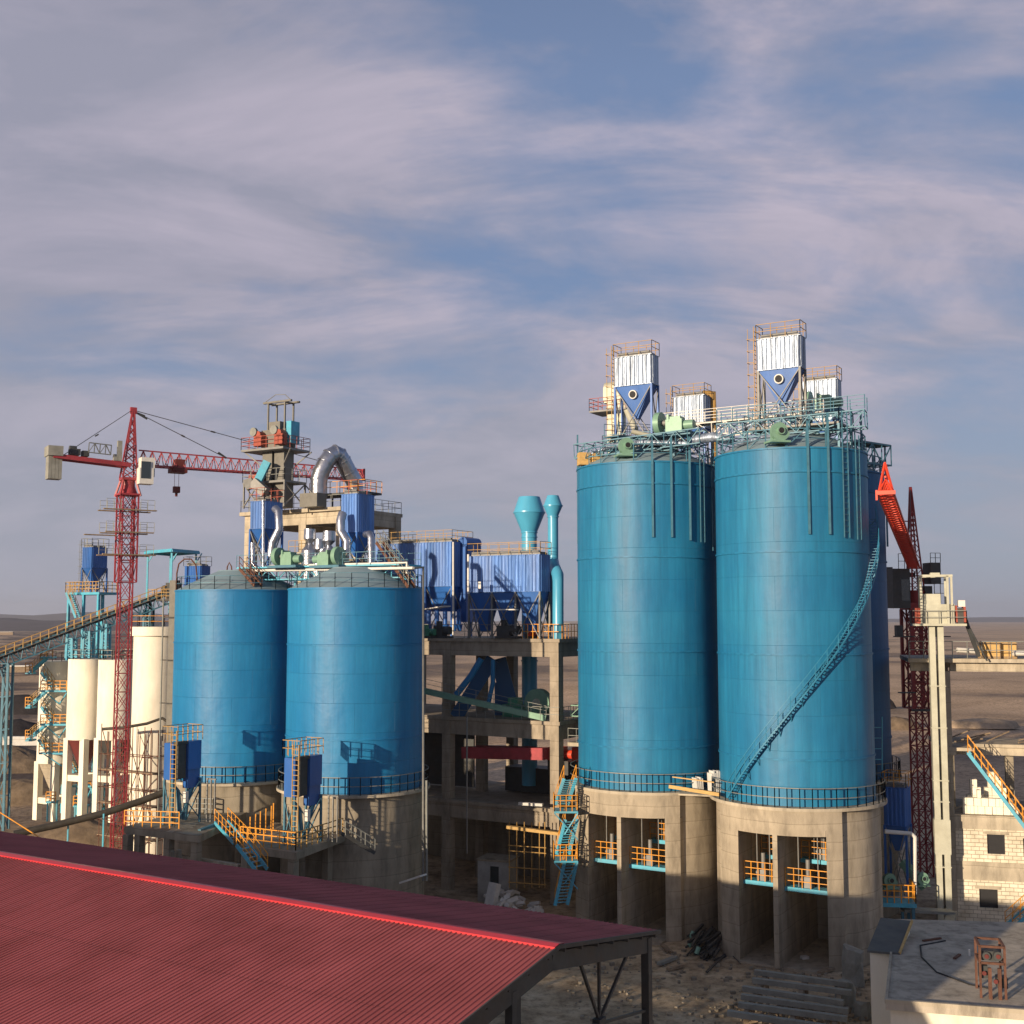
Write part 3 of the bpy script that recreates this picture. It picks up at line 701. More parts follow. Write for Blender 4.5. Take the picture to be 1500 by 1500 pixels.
m = MB(); c = W(855,672,96); m.cbox((c[0],c[1],36.3), .9, .9, 1.0, 10); m.cbox((c[0]+1.0,c[1]-.2,36.3), .7, .8, .9, 20); tag(m.build('plywood_crate', M['wood']), 'orange plywood crate on the left rim of the left tall silo', 'crate')
# cream elevator head behind the left filter
p = W(903,640,106); t = thing('bucket_elevator', (p[0],p[1],36), 'cream bucket elevator head rising behind the left high filter', 'elevator')
f = Fr(p[0],p[1],0,GRID)
m = MB(f); m.box(-.7,.7,-.5,.5,36.2,43.2); m.build('casing', M['elev'], t)
m = MB(f); m.box(-1.0,1.0,-.6,.6,43.2,44.6); m.tube((-1.0,0,44.6), (1.0,0,44.6), .55, 16); m.build('head', M['elev'], t)
m = MB(f); m.box(-2.0,1.6,-1.4,1.2,42.3,42.45); m.build('deck', M['grey'], t)
m = MB(); m.rail([f((-2,1.2,42.45)), f((-2,-1.4,42.45)), f((1.6,-1.4,42.45))], 1.1, .9, .05, 2); m.build('railing', M['orange'], t)
m = MB(f); m.tube((.9,-.6,43.4), (2.6,-1.6,40.4), .3, 10); m.build('spout', M['elev'], t)
# ------------------------------------------------------------------ on top of the left silos
# long top deck with cyan edge, pipes over both silos
dz = 28.15
t = thing('silo_top_deck', W(490,840,97), 'long cyan edged steel deck bridging the tops of the two squat silos', 'platform')
pa = W(365,838,101.5); pb = W(612,832,94.5); ax = norm(sub3(pb, pa)); r = norm(cross(ax,(0,0,1)))
A0 = (pa[0],pa[1],dz); B0 = (pb[0]-.6,pb[1],dz)
m = MB(); m.truss((A0[0],A0[1],dz-1.0), (B0[0],B0[1],dz-1.0), 2.4, .9, 16, .1); m.build('truss', M['cyan'], t)
m = MB(); m.beam((A0[0],A0[1],dz), (B0[0],B0[1],dz), 3.4, .12); m.build('deck', M['cyan'], t)
m = MB(); o = mul3(r, -1.7)
for s_ in (1,-1):
    o = mul3(r, 1.7*s_); m.rail([add3(A0,o), add3(B0,o)], 1.05, 1.3, .045, 1)
m.build('railing', M['steel_b'], t)
m = MB()
for k in (.04,.3,.55,.78,.97):
    q = lerp(A0, B0, k); m.beam((q[0],q[1],25.9), (q[0],q[1],dz-.9), .16)
m.build('leg', M['cyan'], t)
pipe('white_air_pipe', [W(395,829,99.5), W(596,824,92.5), W(596,840,92.5)], .09, 'white', 'upper white air pipe along the deck of the squat silos')
pipe('white_air_pipe', [W(362,836,100), W(605,832,92)], .11, 'white', 'lower white air pipe along the deck of the squat silos')
pipe('steel_downpipe', [W(606,832,91.5), W(620,831,92.2), W(620,1290,92.2)], .1, 'grey', 'long thin grey pipe running down the right side of the squat silo')
m = MB(); f = Fr(0,0,0,0)
def stair(par, p, q, wdt, mt_s, mt_r, name='stair', sidev=None, n=None, rh=1.0):
    d = sub3(q, p); hd = norm((d[0],d[1],0)); s = sidev or (-hd[1],hd[0],0)
    o = mul3(s, wdt/2)
    m = MB(); m.beam(sub3(p,o), sub3(q,o), .07, .26); m.beam(add3(p,o), add3(q,o), .07, .26)
    n = n or max(4, int(abs(d[2])/.24))
    for i in range(1, n):
        c = lerp(p, q, i/n); m.beam(sub3(c,o), add3(c,o), .24, .04)
    a = m.build(name, M[mt_s], par)
    m = MB()
    for sg in (-1, 1): 
        oo = mul3(o, sg); m.rail([add3(p,oo), add3(q,oo)], rh, .8, .05, 1)
    m.build('stair_railing', M[mt_r], a); return a
t = thing('roof_stair', W(590,860,92.6), 'rust red rooftop stair slanting over the cone of the right squat silo', 'stair')
stair(t, W(603,860,92.4), W(556,795,95), .7, 'rust', 'grail')
t = thing('roof_stair', W(372,862,98), 'short rust red stair on the cone of the left squat silo', 'stair')
stair(t, W(378,858,97.6), W(356,833,99.5), .7, 'rust', 'rust')
GS = 'blue filters on the squat silos'
fl = fcorner(365.5, 102.0, 1.8)
bag_filter(fl, 1.55, 2.3, 31.6, 33.9, 29.6, dz+.05, 'slim blue filter with silver pipe on the left squat silo', 'royal_c', 'royal', group=GS, railm='orange', lad=False)
fr_ = fcorner(499, 98.0, 1.9)
bag_filter(fr_, 1.65, 2.25, 31.0, 34.1, 29.0, dz+.05, 'blue filter with silver elbow pipe on the right squat silo', 'royal_c', 'royal', group=GS, railm='orange', lad=False)
pipe('silver_elbow_pipe', [W(403,745,100), W(408,750,99.6), W(409,775,99.5), W(399,795,99.5), W(397,815,99.5)], .34, 'duct', 'bent silver pipe right of the slim blue filter')
pipe('silver_elbow_pipe', [W(502,752,96.8), W(499,762,96.5), W(499,778,96.5), W(508,792,96.5), W(508,810,96.5)], .36, 'duct', 'bent silver pipe at the lit corner of the right blue filter')
pipe('silver_elbow_pipe', [W(536,783,97.2), W(541,782,96.6), W(543.5,788,96.4), W(544,838,96.2)], .30, 'duct', 'upright silver pipe with a bend right of the right blue filter')
pipe('silver_elbow_pipe', [W(385.5,733,99.5), W(385.5,832,99.5)], .12, 'duct', 'thin silver pipe running down the corner of the slim blue filter')
pipe('silver_elbow_pipe', [W(370,795,99.8), W(370,825,99.8), W(376,832,99.6)], .2, 'duct', 'short silver pipe under the slim blue filter')
blower_set(W(420,832,97.5), GRID, 'pale green blower unit right of the slim blue filter', .95)
f_ = blower_set(W(482,832,95.8), GRID+180, 'pale green blower unit left of the right blue filter', .95)
# ------------------------------------------------------------------ concrete tower with bucket elevator
TZ = 34.4
TF = Fr(-16.2, 112, 0, GRID)      # near corner; x runs back to -12, y runs to 9
t = thing('concrete_tower', TF((-6,4.5,0)), 'open concrete frame tower behind the squat silos, carrying a silver bent duct', 'tower')
m = MB(TF); m.box(-12.4,.4,-.4,9.4,TZ-.35,TZ); m.build('top_slab', M['concrete_w'], t)
for x in (-11.6,-4.6,0):
    for y in (0,8.2):
        m = MB(TF); m.box(x-.45,x+.45,y-.0,y+.9,0,TZ-.35); m.build('column', M['concrete_w'], t)
bl = [(-11.15,-5.05,y,y+.8,TZ-1.5,TZ-.352) for y in (.05,8.25)]+[(-4.15,-.45,y,y+.8,TZ-1.5,TZ-.352) for y in (.05,8.25)]+[(x,x+.7,.9,8.2,TZ-1.5,TZ-.352) for x in (-11.95,-4.95,-.35)]+[(-4.15,-.45,.05,.85,28.5,29.4),(-11.15,-5.05,.05,.85,20.5,21.5),(-4.15,-.45,.05,.85,20.5,21.5)]
for q in bl: MB(TF).box(*q).build('beam', M['concrete_w'], t)
m = MB(TF); m.box(-5.2,-1.2,-1.3,.0,30.0,30.2); o = m.build('balcony', M['concrete_w'], t)
m = MB(); m.rail([TF((-5.2,-1.2,30.2)), TF((-1.2,-1.2,30.2)), TF((-1.2,-.1,30.2))], 1.1, .8, .05, 1); m.build('railing', M['ochre'], o)
m = MB(); m.rail([TF((-12.3,-.3,TZ)), TF((.3,-.3,TZ)), TF((.3,9.3,TZ)), TF((-12.3,9.3,TZ)), TF((-12.3,-.3,TZ))], 1.15, 1.1, .05, 1); m.build('railing', M['grail'], t)
m = MB(TF); m.box(-11.2,-.4,4,8.2,29.4,29.7); m.build('mid_slab', M['concrete_d'], t)
# silver vessels between the columns
for i, (px, y0, y1, r, lb) in enumerate(((454,775,840,.75,'silver vessel with a conical neck between the tower columns'),(482,778,840,.8,'second silver vessel nearer the right blue filter'),(468,790,840,.7,'low silver vessel between the two capped ones'))):
    p = W(px, y0, 110); q = W(px, y1, 110)
    m = MB(); m.lathe(p[0], p[1], [(r*.7,p[2]+.0),(r*.75,p[2]-.9),(r*.3,p[2]-1.3),(r,p[2]-2.0),(r,q[2]-4)], 24); m.disc(p[0],p[1],p[2],r*.7,24)
    tag(m.build('silver_vessel', M['duct']), lb, 'vessel')
# bucket elevator
ex, ey, _ = W(407, 700, 113.5); EF = Fr(ex, ey, 0, GRID); ED = 1.7
t = thing('bucket_elevator', (ex,ey,TZ), 'tall grey bucket elevator with red drives on top of the concrete tower', 'elevator')
m = MB(EF); m.box(-1.35,-.15,-.7,.7,TZ,41.9); m.box(.15,1.35,-.7,.7,TZ,41.9); m.build('casing', M['beige'], t)
EF = Fr(ex, ey, -ED, GRID)
m = MB(EF); m.box(-1.5,1.5,-.75,.75,41.9,43.6); m.box(-.8,.6,-.5,.6,43.6,44.4); m.build('head_housing', M['beige'], t)
for zd, x0, x1, y0, y1, n_ in ((41.7,-3.0,2.3,-1.9,1.9,'upper_deck'),(38.6,-3.1,2.2,-1.5,1.6,'lower_deck')):
    m = MB(EF); m.box(x0,x1,y0,y1,zd-.2,zd); o = m.build(n_, M['grey'], t)
    m = MB(); m.rail([EF((x0,y1,zd)), EF((x0,y0,zd)), EF((x1,y0,zd)), EF((x1,y1,zd)), EF((x0,y1,zd))], 1.15, 1.0, .05, 2 if zd > 40 else 1); m.build('railing', M['orange' if zd > 40 else 'grail'], o)
_sf = []
for x in (-1.4,1.4):
    _sf.append(((x,-.75,40.2), (x*2.05,-1.5,41.5), .12)); _sf.append(((x,.75,40.2), (x*2.05,1.5,41.5), .12))
for x in (-3.0,2.1):
    for y in (-1.4,1.5): _sf.append(((x,y,TZ+ED), (x,y,38.4), .14))
for a, b in (((-3,-1.4,38.4),(-1.4,-1.4,36.6)),((2.1,-1.4,38.4),(2.1,1.5,36.2)),((2.1,-1.4,36.2),(2.1,1.5,38.4)),((2.1,1.5,38.4),(4.4,1.5,TZ+ED)),((-3,-1.4,36.3),(-1.5,-1.4,38))): _sf.append((a, b, .1))
for q in _sf: MB(EF).beam(*q).build('brace', M['grey'], t)
for x in (-1.7, .9):
    m = MB(EF); m.box(x-.1,x+.9,-1.5,-.8,42.0,43.0); m.tube((x+.4,-1.5,43.1), (x+.4,-.7,43.1), .35, 14); o = m.build('red_drive', M['orange'], t)
    m = MB(EF); m.tube((x-.1,-1.62,43.4), (x-.1,-1.35,43.4), .42, 16); m.build('pulley', M['grail'], o)
m = MB(EF); m.box(1.5,2.1,-.6,.6,42.2,44.3); m.build('blue_motor', M['cyan'], t)
m = MB(EF)
for x in (-.9, 1.2):
    for y in (-.5,.7): m.beam((x,y,43.6), (x,y,46.2), .14)
    m.beam((x,-.5,46.2), (x,.7,46.2), .14)
m.box(-1.5,2.0,-.62,-.38,46.2,46.38); m.box(-1.5,2.0,.5,.74,46.2,46.38)
m.beam((-1.3,-.5,46.4), (0,-.5,47.0), .05); m.beam((0,-.5,47.0), (1.2,-.5,46.9), .05); m.beam((1.2,-.5,46.9),(1.8,-.5,46.4), .05)
m.build('hoist_frame', M['beige'], t)
m = MB(); a = W(392,676,111.8); b = W(377,707,111.8); m.beam(a, b, .7, .7); m.build('cyan_chute', M['cyan'], t)
m = MB(); a = W(372,706,111.6); b = W(390,722,111.2); m.beam(a, b, .9, .9); m.beam(W(363,702,111.6), W(368,716,111.6), .8, .8); m.build('grey_chute', M['grey'], t)
m = MB(EF); m.box(-2.4,-.9,-1.45,-.9,38.65,39.3); m.build('red_gearbox', M['orange'], t)
m = MB(EF); m.box(2.6,4.7,.2,1.6,TZ+ED,35.7+ED); m.build('beige_cabinet', M['beige'], t)
t.location = t.location
# bent silver duct
Yd = 115
m = MB()
pts = [W(467,728,Yd-1), W(467,702,Yd-1), W(470,692,Yd-1), W(477,678,Yd-.8), W(484,668,Yd-.6), W(491,664,Yd-.3), W(497,667,Yd), W(502,675,Yd+.3), W(511,692,Yd+.8), W(519,706,Yd+1.2), W(521,722,Yd+1.3), W(521,745,Yd+1.4)]
m.path(pts, .82, 20)
for i in (1,2,3,4,5,6,7,8):
    d = norm(sub3(pts[i+1], pts[i-1])); m.tube(sub3(pts[i],mul3(d,.05)), add3(pts[i],mul3(d,.05)), .87, 20)
tag(m.build('bent_duct', M['duct']), 'thick shiny silver duct bent like an upside down V on the concrete tower', 'duct')
t = thing('duct_platform', W(520,720,114.5), 'small yellow railed platform at the right foot of the bent silver duct', 'platform')
q = W(520,722,114.0); f = Fr(q[0],q[1],0,GRID); zq = q[2]
m = MB(f); m.box(-4.8,2.0,-1.0,1.6,zq-.2,zq); m.build('deck', M['darksteel'], t)
m = MB(); m.rail([f((-4.8,-1,zq)), f((2,-1,zq)), f((2,1.6,zq))], 1.1, .8, .06, 1); m.build('railing', M['yellow'], t)
m = MB(f)
for x in (-4.6,-2,0,1.8): m.beam((x,-.9,TZ), (x,-.9,zq-.2), .12)
m.build('leg', M['darksteel'], t)

# ------------------------------------------------------------------ concrete frame platform with bag houses
PF = Fr(4.0, 102.5, 0, GRID)
t = thing('concrete_platform', PF((-12,6,0)), 'heavy open concrete frame platform carrying the big blue bag houses', 'building')
DZ = 22.2
for zt, n_ in ((DZ,'top_slab'),(15.2,'middle_slab'),(7.9,'lower_slab')):
    x0 = -24; m = MB(PF); m.box(x0,.1,-.1,12,zt-.3,zt); m.build(n_, M['concrete_p'], t)
for x in (-.9,-12.0,-23):
    for y in (0,5.6,11.1):
        m = MB(PF); m.box(x,x+.85,y,y+.85,0,DZ-.3); m.build('column', M['concrete_p'], t)
for zt in (DZ,15.2,7.9):
    z0, z1 = zt-1.55, zt-.302
    for q in [(a,b,y,y+.7) for y in (.06,5.66,11.16) for a, b in ((-11.15,-.9),(-22.15,-12))]+[(x,x+.7,a,b) for x in (-.85,-11.95,-22.95) for a, b in ((.85,5.6),(6.45,11.1))]: MB(PF).box(*q,z0,z1).build('beam', M['concrete_p'], t)
m = MB(); m.rail([PF((-3.6,0,DZ)), PF((0,0,DZ)), PF((0,11.8,DZ))], 1.25, .55, .06, 1); m.build('railing', M['yellow'], t)
m = MB(); m.rail([PF((-24,0,DZ)), PF((-3.6,0,DZ))], 1.2, 1.2, .05, 1); m.rail([PF((-12,-.0,15.2)), PF((0,0,15.2))], 1.2, .9, .05, 1); m.rail([PF((0,0,15.2)), PF((0,6,15.2))], 1.2, .9, .05, 1); m.build('grey_railing', M['grail'], t)
MB(PF).box(-23,-.9,11.9,12.15,0,6.4).build('dark_backing_wall', M['concrete_d'], t)  # back walls and the dark box among them are added to darken the storeys
MB(PF).box(-22.2,-13.0,6.8,7.0,8.0,13.6).build('dark_backing_wall', M['darksteel'], t)
MB(PF).box(-9.5,-2.5,6.8,9.0,8.0,10.2).build('dark_backing_box', M['darksteel'], t)
MB(PF).box(-11.0,-1.2,8.6,8.9,0,5.9).build('dark_backing_wall', M['concrete_d'], t)
b2 = fcorner(687, 107.0, 7.2)
bag_filter(Fr(-3.85,107.0,0,GRID), 7.3, 1.75, 26.3, 29.45, 22.75, DZ, 'three hopper blue bag house nearer the cyan stacks', 'royal_c', 'royal', 'bag house', 'big blue bag houses', hop_n=3, lad=False, railm='ochre', legm='grey', pitch=.34, amp=.07, hr=.3)
bag_filter(Fr(-13.4,117.4,0,GRID), 9.0, 3.4, 27.0, 31.15, 24.6, DZ, 'larger blue bag house left of the three hopper one, behind the squat silo', 'royal_c', 'royal', 'bag house', 'big blue bag houses', hop_n=3, lad=False, railm='ochre', legm='royal', pitch=.34, amp=.07, hr=1.0)
# dark header duct over the gap
m = MB(); q = W(668,800,113.9); f = Fr(q[0],q[1],0,GRID); m = MB(f); m.box(.1,1.0,.3,2.9,23.6,31.0); m.tube((.55,.3,31.2), (.55,2.9,31.2), .5, 16); tag(m.build('header_duct', M['royal']), 'tall dark blue header duct closing the right end of the larger bag house', 'duct')
pipe('white_downpipe', [W(664,794,112.3), W(664,930,112.3)], .09, 'white', 'thin white pipe down the lit corner of the larger bag house')
pipe('white_downpipe', [W(686,812,106.4), W(686,870,106.4)], .1, 'white', 'thin white pipe down the left corner of the three hopper bag house')
m = MB(); q = W(703,858,104.6); m.cbox((q[0],q[1],q[2]-.25), .25, .12, .6, GRID); tag(m.build('junction_box', M['white']), 'small white box low on the cladding of the three hopper bag house', 'box')
for (a, b, lb) in (((690,893),(758,893),'pale grating walkway across the hoppers of the three hopper bag house'),((622,893),(655,888),'pale slanting walkway below the larger bag house')):
    m = MB(); m.beam(W(a[0],a[1],104.6 if a[0] > 680 else 110), W(b[0],b[1],103.6 if a[0] > 680 else 108), .9, .1); tag(m.build('walkway_plate', M['white']), lb, 'walkway')
# dark machinery on the deck
for i, (px, w_, h_, mt, lb) in enumerate(((628,1.3,1.2,'dkgreen','green pump below the larger bag house'),(648,1.6,1.5,'darksteel','dark gearbox under the larger bag house, right of the green pump'),(745,2.2,1.6,'darksteel','dark screw drive under the three hopper bag house'),(783,1.0,1.2,'redl','red drum on the deck behind the yellow railing'))):
    q = W(px, 935, 105.4 if px < 700 else 105.2); f = Fr(q[0],q[1],DZ+.01,GRID); t = thing('deck_machine', f((0,0,0)), lb, 'machine')
    m = MB(f); m.box(-w_/2,w_/2,-.5,.5,0,.2); m.build('skid', M['darksteel'], t)
    m = MB(f); m.box(-w_/2+.1,w_*.15,-.4,.4,.2,h_*.7); m.tube((w_*.15,0,h_*.45), (w_/2,0,h_*.45), h_*.25, 14); m.tube((-w_*.2,0,h_*.7), (-w_*.2,0,h_), h_*.18, 12); m.build('body', M[mt], t)
# legs/duct tangle under bag houses
m = MB()
for px in (628,640,652,664,672):
    m.tube(W(px,893,113), W(px,915,113), .22, 10); m.tube(W(px,915,113), W(px+2,925,113), .4, 10, .12)
tag(m.build('screw_conveyor', M['royal']), 'row of dark blue outlet valves hanging under the larger bag house', 'conveyor')
# stacks
def stack(px, Y, prof, label, low=None):
    c = W(px, 900, Y); t = thing('exhaust_stack', (c[0],c[1],DZ), label, 'stack', 'cyan exhaust stacks')
    z = lambda py: W(px, py, Y)[2]
    m = MB(); m.lathe(c[0], c[1], [(r, z(py)) for r, py in prof[0]], 40); m.disc(c[0],c[1], z(prof[0][-1][1])-.15, prof[0][-1][0], 40); m.build('cowl', M['stackc'], t)
    m = MB(); m.lathe(c[0], c[1], [(r, z(py)) for r, py in prof[1]], 32); m.build('pipe', M['stackc'], t)
    m = MB()
    for py, r in prof[2]: arc_w(m, c, r, z(py))
    m.build('flange', M['stackc'], t)
    return t, c
def arc_w(m, c, r, z):
    m.lathe(c[0], c[1], [(r-.08,z-.05),(r,z-.05),(r,z+.05),(r-.08,z+.05)], 32)
t, c = stack(775.5, 112, ([(.72,780),(1.46,752),(1.46,749.5),(1.0,728)], [(.72,1150),(.72,781)], ((780,.80),(787,.78),(751,1.52),(812,.8),(968,.8))), 'large cyan exhaust stack with a double cone cowl, behind the three hopper bag house')
t, c = stack(810.5, 107.5, ([(.47,756),(.84,742.5),(.84,740),(.52,726)], [(.47,824),(.47,757)], ((757,.55),(741,.9))), 'slim cyan exhaust stack with a cranked lower pipe, right of the larger one')
m = MB(); m.path([W(810.5,822,107.5), W(811,829,107.0), W(817,842,104.0), W(817.5,852,103.6), W(817.5,937,103.6)], [.5,.55,.52,.48,.48], 22); m.build('cranked_pipe', M['stackc'], t)
m = MB(); q = W(806,840,107.5); m.cbox((q[0],q[1],DZ+1), .5, .6, q[2]-DZ, GRID); m.build('back_duct', M['steel_b'], t)
# equipment inside the frame
m = MB(); m.tube(W(775.5,1150,112), W(775.5,1200,112), .8, 20)
m = MB(); m.beam(W(668,1050,109), W(722,965,109), 1.5, 1.2); m.beam(W(752,1050,110), W(730,965,110), 1.7, 1.4); m.beam(W(735,1000,110), W(735,1055,110), 1.3, 1.3); tag(m.build('forked_duct', M['silo_d']), 'dark blue forked duct slanting down below the top slab', 'duct')
pipe('slanting_pipe', [W(668,1018,105.5), W(690,990,105.5), W(705,965,105.5)], .28, 'silo_l', 'bright blue slanting pipe beside the forked duct')
pipe('slanting_pipe', [W(716,1028,106), W(722,1000,106), W(722,966,106)], .2, 'silo_l', 'bright blue bent pipe right of the slanting one')
pipe('blue_standpipe', [W(822,965,104.5), W(822,1050,104.5)], .16, 'cyan', 'slim blue standpipe behind the lit column')
# green mill drive
q = W(789,1034,106.5); f = Fr(q[0],q[1],15.22,GRID); t = thing('mill_drive', f((0,0,0)), 'pale green fan wheel and motor on the middle slab', 'machine')
m = MB(f); m.tube((0,-.35,1.3), (0,.35,1.3), 1.25, 30); m.build('wheel_casing', M['green'], t)
m = MB(f); m.tube((0,-.45,1.3), (0,-.34,1.3), .4, 20); m.build('hub', M['elev'], t)
m = MB(f); m.box(-3.4,-1.4,-.6,.6,.0,1.1); m.box(-2.9,-1.9,-.45,.45,1.1,1.7); m.tube((-1.4,0,1.2), (0,0,1.2), .16, 10); m.build('motor', M['dkgreen'], t)
t = thing('green_conveyor', W(720,1030,104), 'long pale green screw conveyor slanting across the middle storey', 'conveyor')
m = MB(); m.beam(W(622,1012,106), W(800,1052,103.6), .55, .5); m.build('trough', M['green'], t)
m = MB(); m.rail([W(622,1008,105.6), W(800,1048,103.2)], .8, 1.5, .04, 1); m.build('railing', M['grail'], t)
# bridge crane girder and other red beam
m = MB(); m.beam(W(680,1102,108), W(800,1104,103.6), .9, 1.0); m.beam(W(700,1096,108.6), W(782,1098,105), .5, .5); tag(m.build('red_girder', M['red']), 'wide red girder lying across the storey below the middle slab', 'beam')
t = thing('red_machine', W(838,1110,106), 'red machine on a dark frame just left of the tall silo', 'machine')
f = Fr(W(832,1100,106)[0], 106, 10.4, GRID)
m = MB(f); m.box(-1.6,1.6,-.8,.8,.0,1.2); m.build('frame', M['darksteel'], t)
m = MB(f); m.box(-1.6,-.4,-.9,.7,1.2,2.3); m.tube((-.4,0,1.7), (1.6,0,1.7), .38, 14); m.box(.7,1.5,-.6,.5,1.2,2.4); m.build('body', M['redl'], t)
t = thing('side_bridge', PF((2,5,0)), 'thin steel bridge with railing leaving the middle slab toward the tall silo', 'platform')
m = MB(PF); m.box(.15,4.2,1.2,3.2,13.1,13.4); m.build('deck', M['concrete_w'], t)
m = MB(); m.rail([PF((.2,1.2,13.4)), PF((4.2,1.2,13.4))], 1.2, .8, .05, 1); m.build('railing', M['grail'], t)
m = MB(); m.truss(PF((.2,2.2,15.6)), PF((4.2,2.2,15.6)), 1.0, .9, 4, .08); m.build('truss', M['green'], t)
# lowest storey: cabin, formwork, scaffolding
CB = Fr(W(703,1290,104)[0], 104.0, 0, GRID+12)
t = thing('site_cabin', CB((2,1.5,0)), 'pale grey block cabin with a dark doorway below the concrete platform', 'building')
m = MB(CB); m.box(-.2,.9,0,.2,0,3.4); m.box(1.7,2.6,0,.2,0,3.4); m.box(.9,1.7,0,.2,3.0,3.4); m.box(-.2,0,.2,2.5,0,3.4); m.box(2.4,2.6,.2,2.5,0,3.4); m.build('wall', M['cabin'], t)
m = MB(CB); m.box(-.3,2.7,-.1,2.6,3.4,3.55); m.build('roof', M['concrete_d'], t)
m = MB(CB); m.box(.9,1.7,.12,.16,0,3.0); m.build('doorway', M['glass'], t)  # dark sheet fills the doorway in place of the unlit inside
t = thing('scaffold', W(775,1280,101), 'rusty orange pole scaffold beside the lit column of the concrete platform', 'scaffold')
m = MB()
for px in (746,757,768,779,790,798):
    m.beam(W(px,1300,101.5), W(px,1204,101.5), .07)
for py in (1212,1238,1246,1270,1292): m.beam(W(744,py,101.5), W(800,py+4,101.2), .07)
m.build('poles', M['ochre'], t)
m = MB(); m.beam(W(742,1211,101.2), W(818,1221,100.6), .5, .25); m.build('plank', M['wood'], t)
m = MB(); m.beam(W(760,1177,102.3), W(795,1179,101.6), .35, .22); tag(m.build('timber', M['foam']), 'pale timber lying on the edge of the lowest slab', 'timber')
# pile of white blocks
random.seed(5)
bt = None
for i in range(46):
    px = random.uniform(702,788); Y = random.uniform(98.5,103.5); q = W(px, 1310, Y)
    zb = max(0, (1-abs(px-742)/48))*random.choice((0,.35,.7,1.0))
    m = MB(); s_ = random.uniform(.3,.62); m.cbox((0,0,0), s_*1.9, s_*.8, s_*.6, 0)
    o = m.build('concrete_block', M['foam']); o.rotation_euler = (random.uniform(-.5,.5), random.uniform(-.5,.5), random.uniform(0,3)); o.location = (q[0], q[1], zb+.12)
    tag(o, 'loose white block in the rubble heap below the concrete platform', 'block', 'white blocks heaped below the platform')
m = MB(); q = W(716,1325,99.5); f = Fr(q[0],q[1],0,0); m.beam(f((0,0,.1)), f((.5,.5,2.4)), .95, .5); tag(m.build('leaning_slab', M['foam']), 'tall white slab standing at the left of the rubble heap', 'slab')
# zigzag stair
t = thing('zigzag_stair', W(826,1325,93.5), 'zigzag cyan stair with yellow railings against the left tall silo base', 'stair')
YS = 93.6
zs = [0.2, 5.1, 9.0]
L1, L2, L3 = W(838,1255,YS+.2), W(836,1188,YS+.2), W(830,1135,YS+.2)
for a, b, nm in ((W(822,1326,YS-.3),W(836,1262,YS-.3),0),(W(824,1252,YS-.3),W(837,1200,YS-.3),1),(W(822,1180,YS-.3),W(835,1140,YS-.3),2)):
    stair(t, a, b, .95, 'cyan', 'yellow', 'flight', (1,.25,0), 14)
for py in (1258,1186):
    q = W(823,py,YS-.1); m = MB(); m.box(q[0]-.6, q[0]+1.2, YS-.9, YS+.8, q[2]-.15, q[2]); o = m.build('landing', M['cyan'], t)
    m = MB(); m.rail([(q[0]-.6,YS+.8,q[2]), (q[0]-.6,YS-.9,q[2]), (q[0]+1.2,YS-.9,q[2]), (q[0]+1.2,YS+.8,q[2])], 1.2, .45, .06, 2); m.build('landing_railing', M['yellow'], o)
    m = MB(); m.beam((q[0]-.6,YS-.8,q[2]-.15), (q[0]+1.2,YS-.4,q[2]-2.2), .08); m.beam((q[0]+1.2,YS-.8,q[2]-.15), (q[0]+.2,YS-.4,q[2]-1.8), .08); m.build('bracket', M['cyan'], o)
# things beside S2
pipe('grey_standpipe', [W(625,1143,92), W(625,1290,92)], .1, 'grail', 'pale thin standpipe right of the squat silo base')
pipe('grey_standpipe', [W(684,1050,101.5), W(684,1250,101.5)], .07, 'grey', 'thin grey standpipe crossing the dark storeys of the concrete platform')
m = MB(); m.beam(W(590,1292,88), W(620,1282,87), .8, .12); tag(m.build('metal_sheet', M['foam']), 'pale sheet sticking out from the squat silo base over the roof edge', 'sheet')
# ------------------------------------------------------------------ left tower crane
def lattice(m, p, q, w, n, m_=.12, d=.07):
    m.truss((p[0],p[1],p[2]), (q[0],q[1],q[2]), w, w, n, m_, d)
CX, CY = W(188, 700, 112)[0], 112.0
GC = 'red tower cranes'
t = thing('tower_crane', (CX,CY,0), 'red tower crane with a long jib left of the squat silos', 'crane', GC)
def mast(fr, w, z0, z1, step, m_=.14, d=.08):
    m = MB(fr)
    for x in (-w/2,w/2):
        for y in (-w/2,w/2): m.beam((x,y,z0), (x,y,z1), m_)
    n = round((z1-z0)/step)
    for i in range(n+1):
        z = z0+(z1-z0)*i/n
        for s_ in (-1,1):
            m.beam((-w/2,s_*w/2,z), (w/2,s_*w/2,z), d); m.beam((s_*w/2,-w/2,z), (s_*w/2,w/2,z), d)
            if i < n:
                z2 = z0+(z1-z0)*(i+1)/n
                m.beam((-w/2,s_*w/2,z), (w/2,s_*w/2,z2), d); m.beam((w/2,s_*w/2,z), (-w/2,s_*w/2,z2), d)
                k = i % 2*2-1
                m.beam((s_*w/2,-w/2*k,z), (s_*w/2,w/2*k,z2), d)
    return m
jd = norm((1, .62, 0)); jdeg = math.degrees(atan2(jd[1], jd[0]))
CF = Fr(CX, CY, 0, jdeg); JZ = 38.6
mast(CF, 1.1, 0, 36.0, 1.7, .11, .05).build('mast', M['red'], t)
mast(CF, 1.6, 27.3, 35.6, 2.0, .14, .06).build('climbing_frame', M['red'], t)
m = MB(CF)
for z, a in ((34.0,1.1),(31.9,1.0),(29.8,1.1)):
    m.box(-2.2*a,2.2*a,-1.3,-.9,z,z+.1); m.box(-2.2*a,2.2*a,.9,1.3,z,z+.1)
m.box(-3.9,-1.0,-.4,.0,31.6,31.7)
o = m.build('work_platform', M['plank'], t)
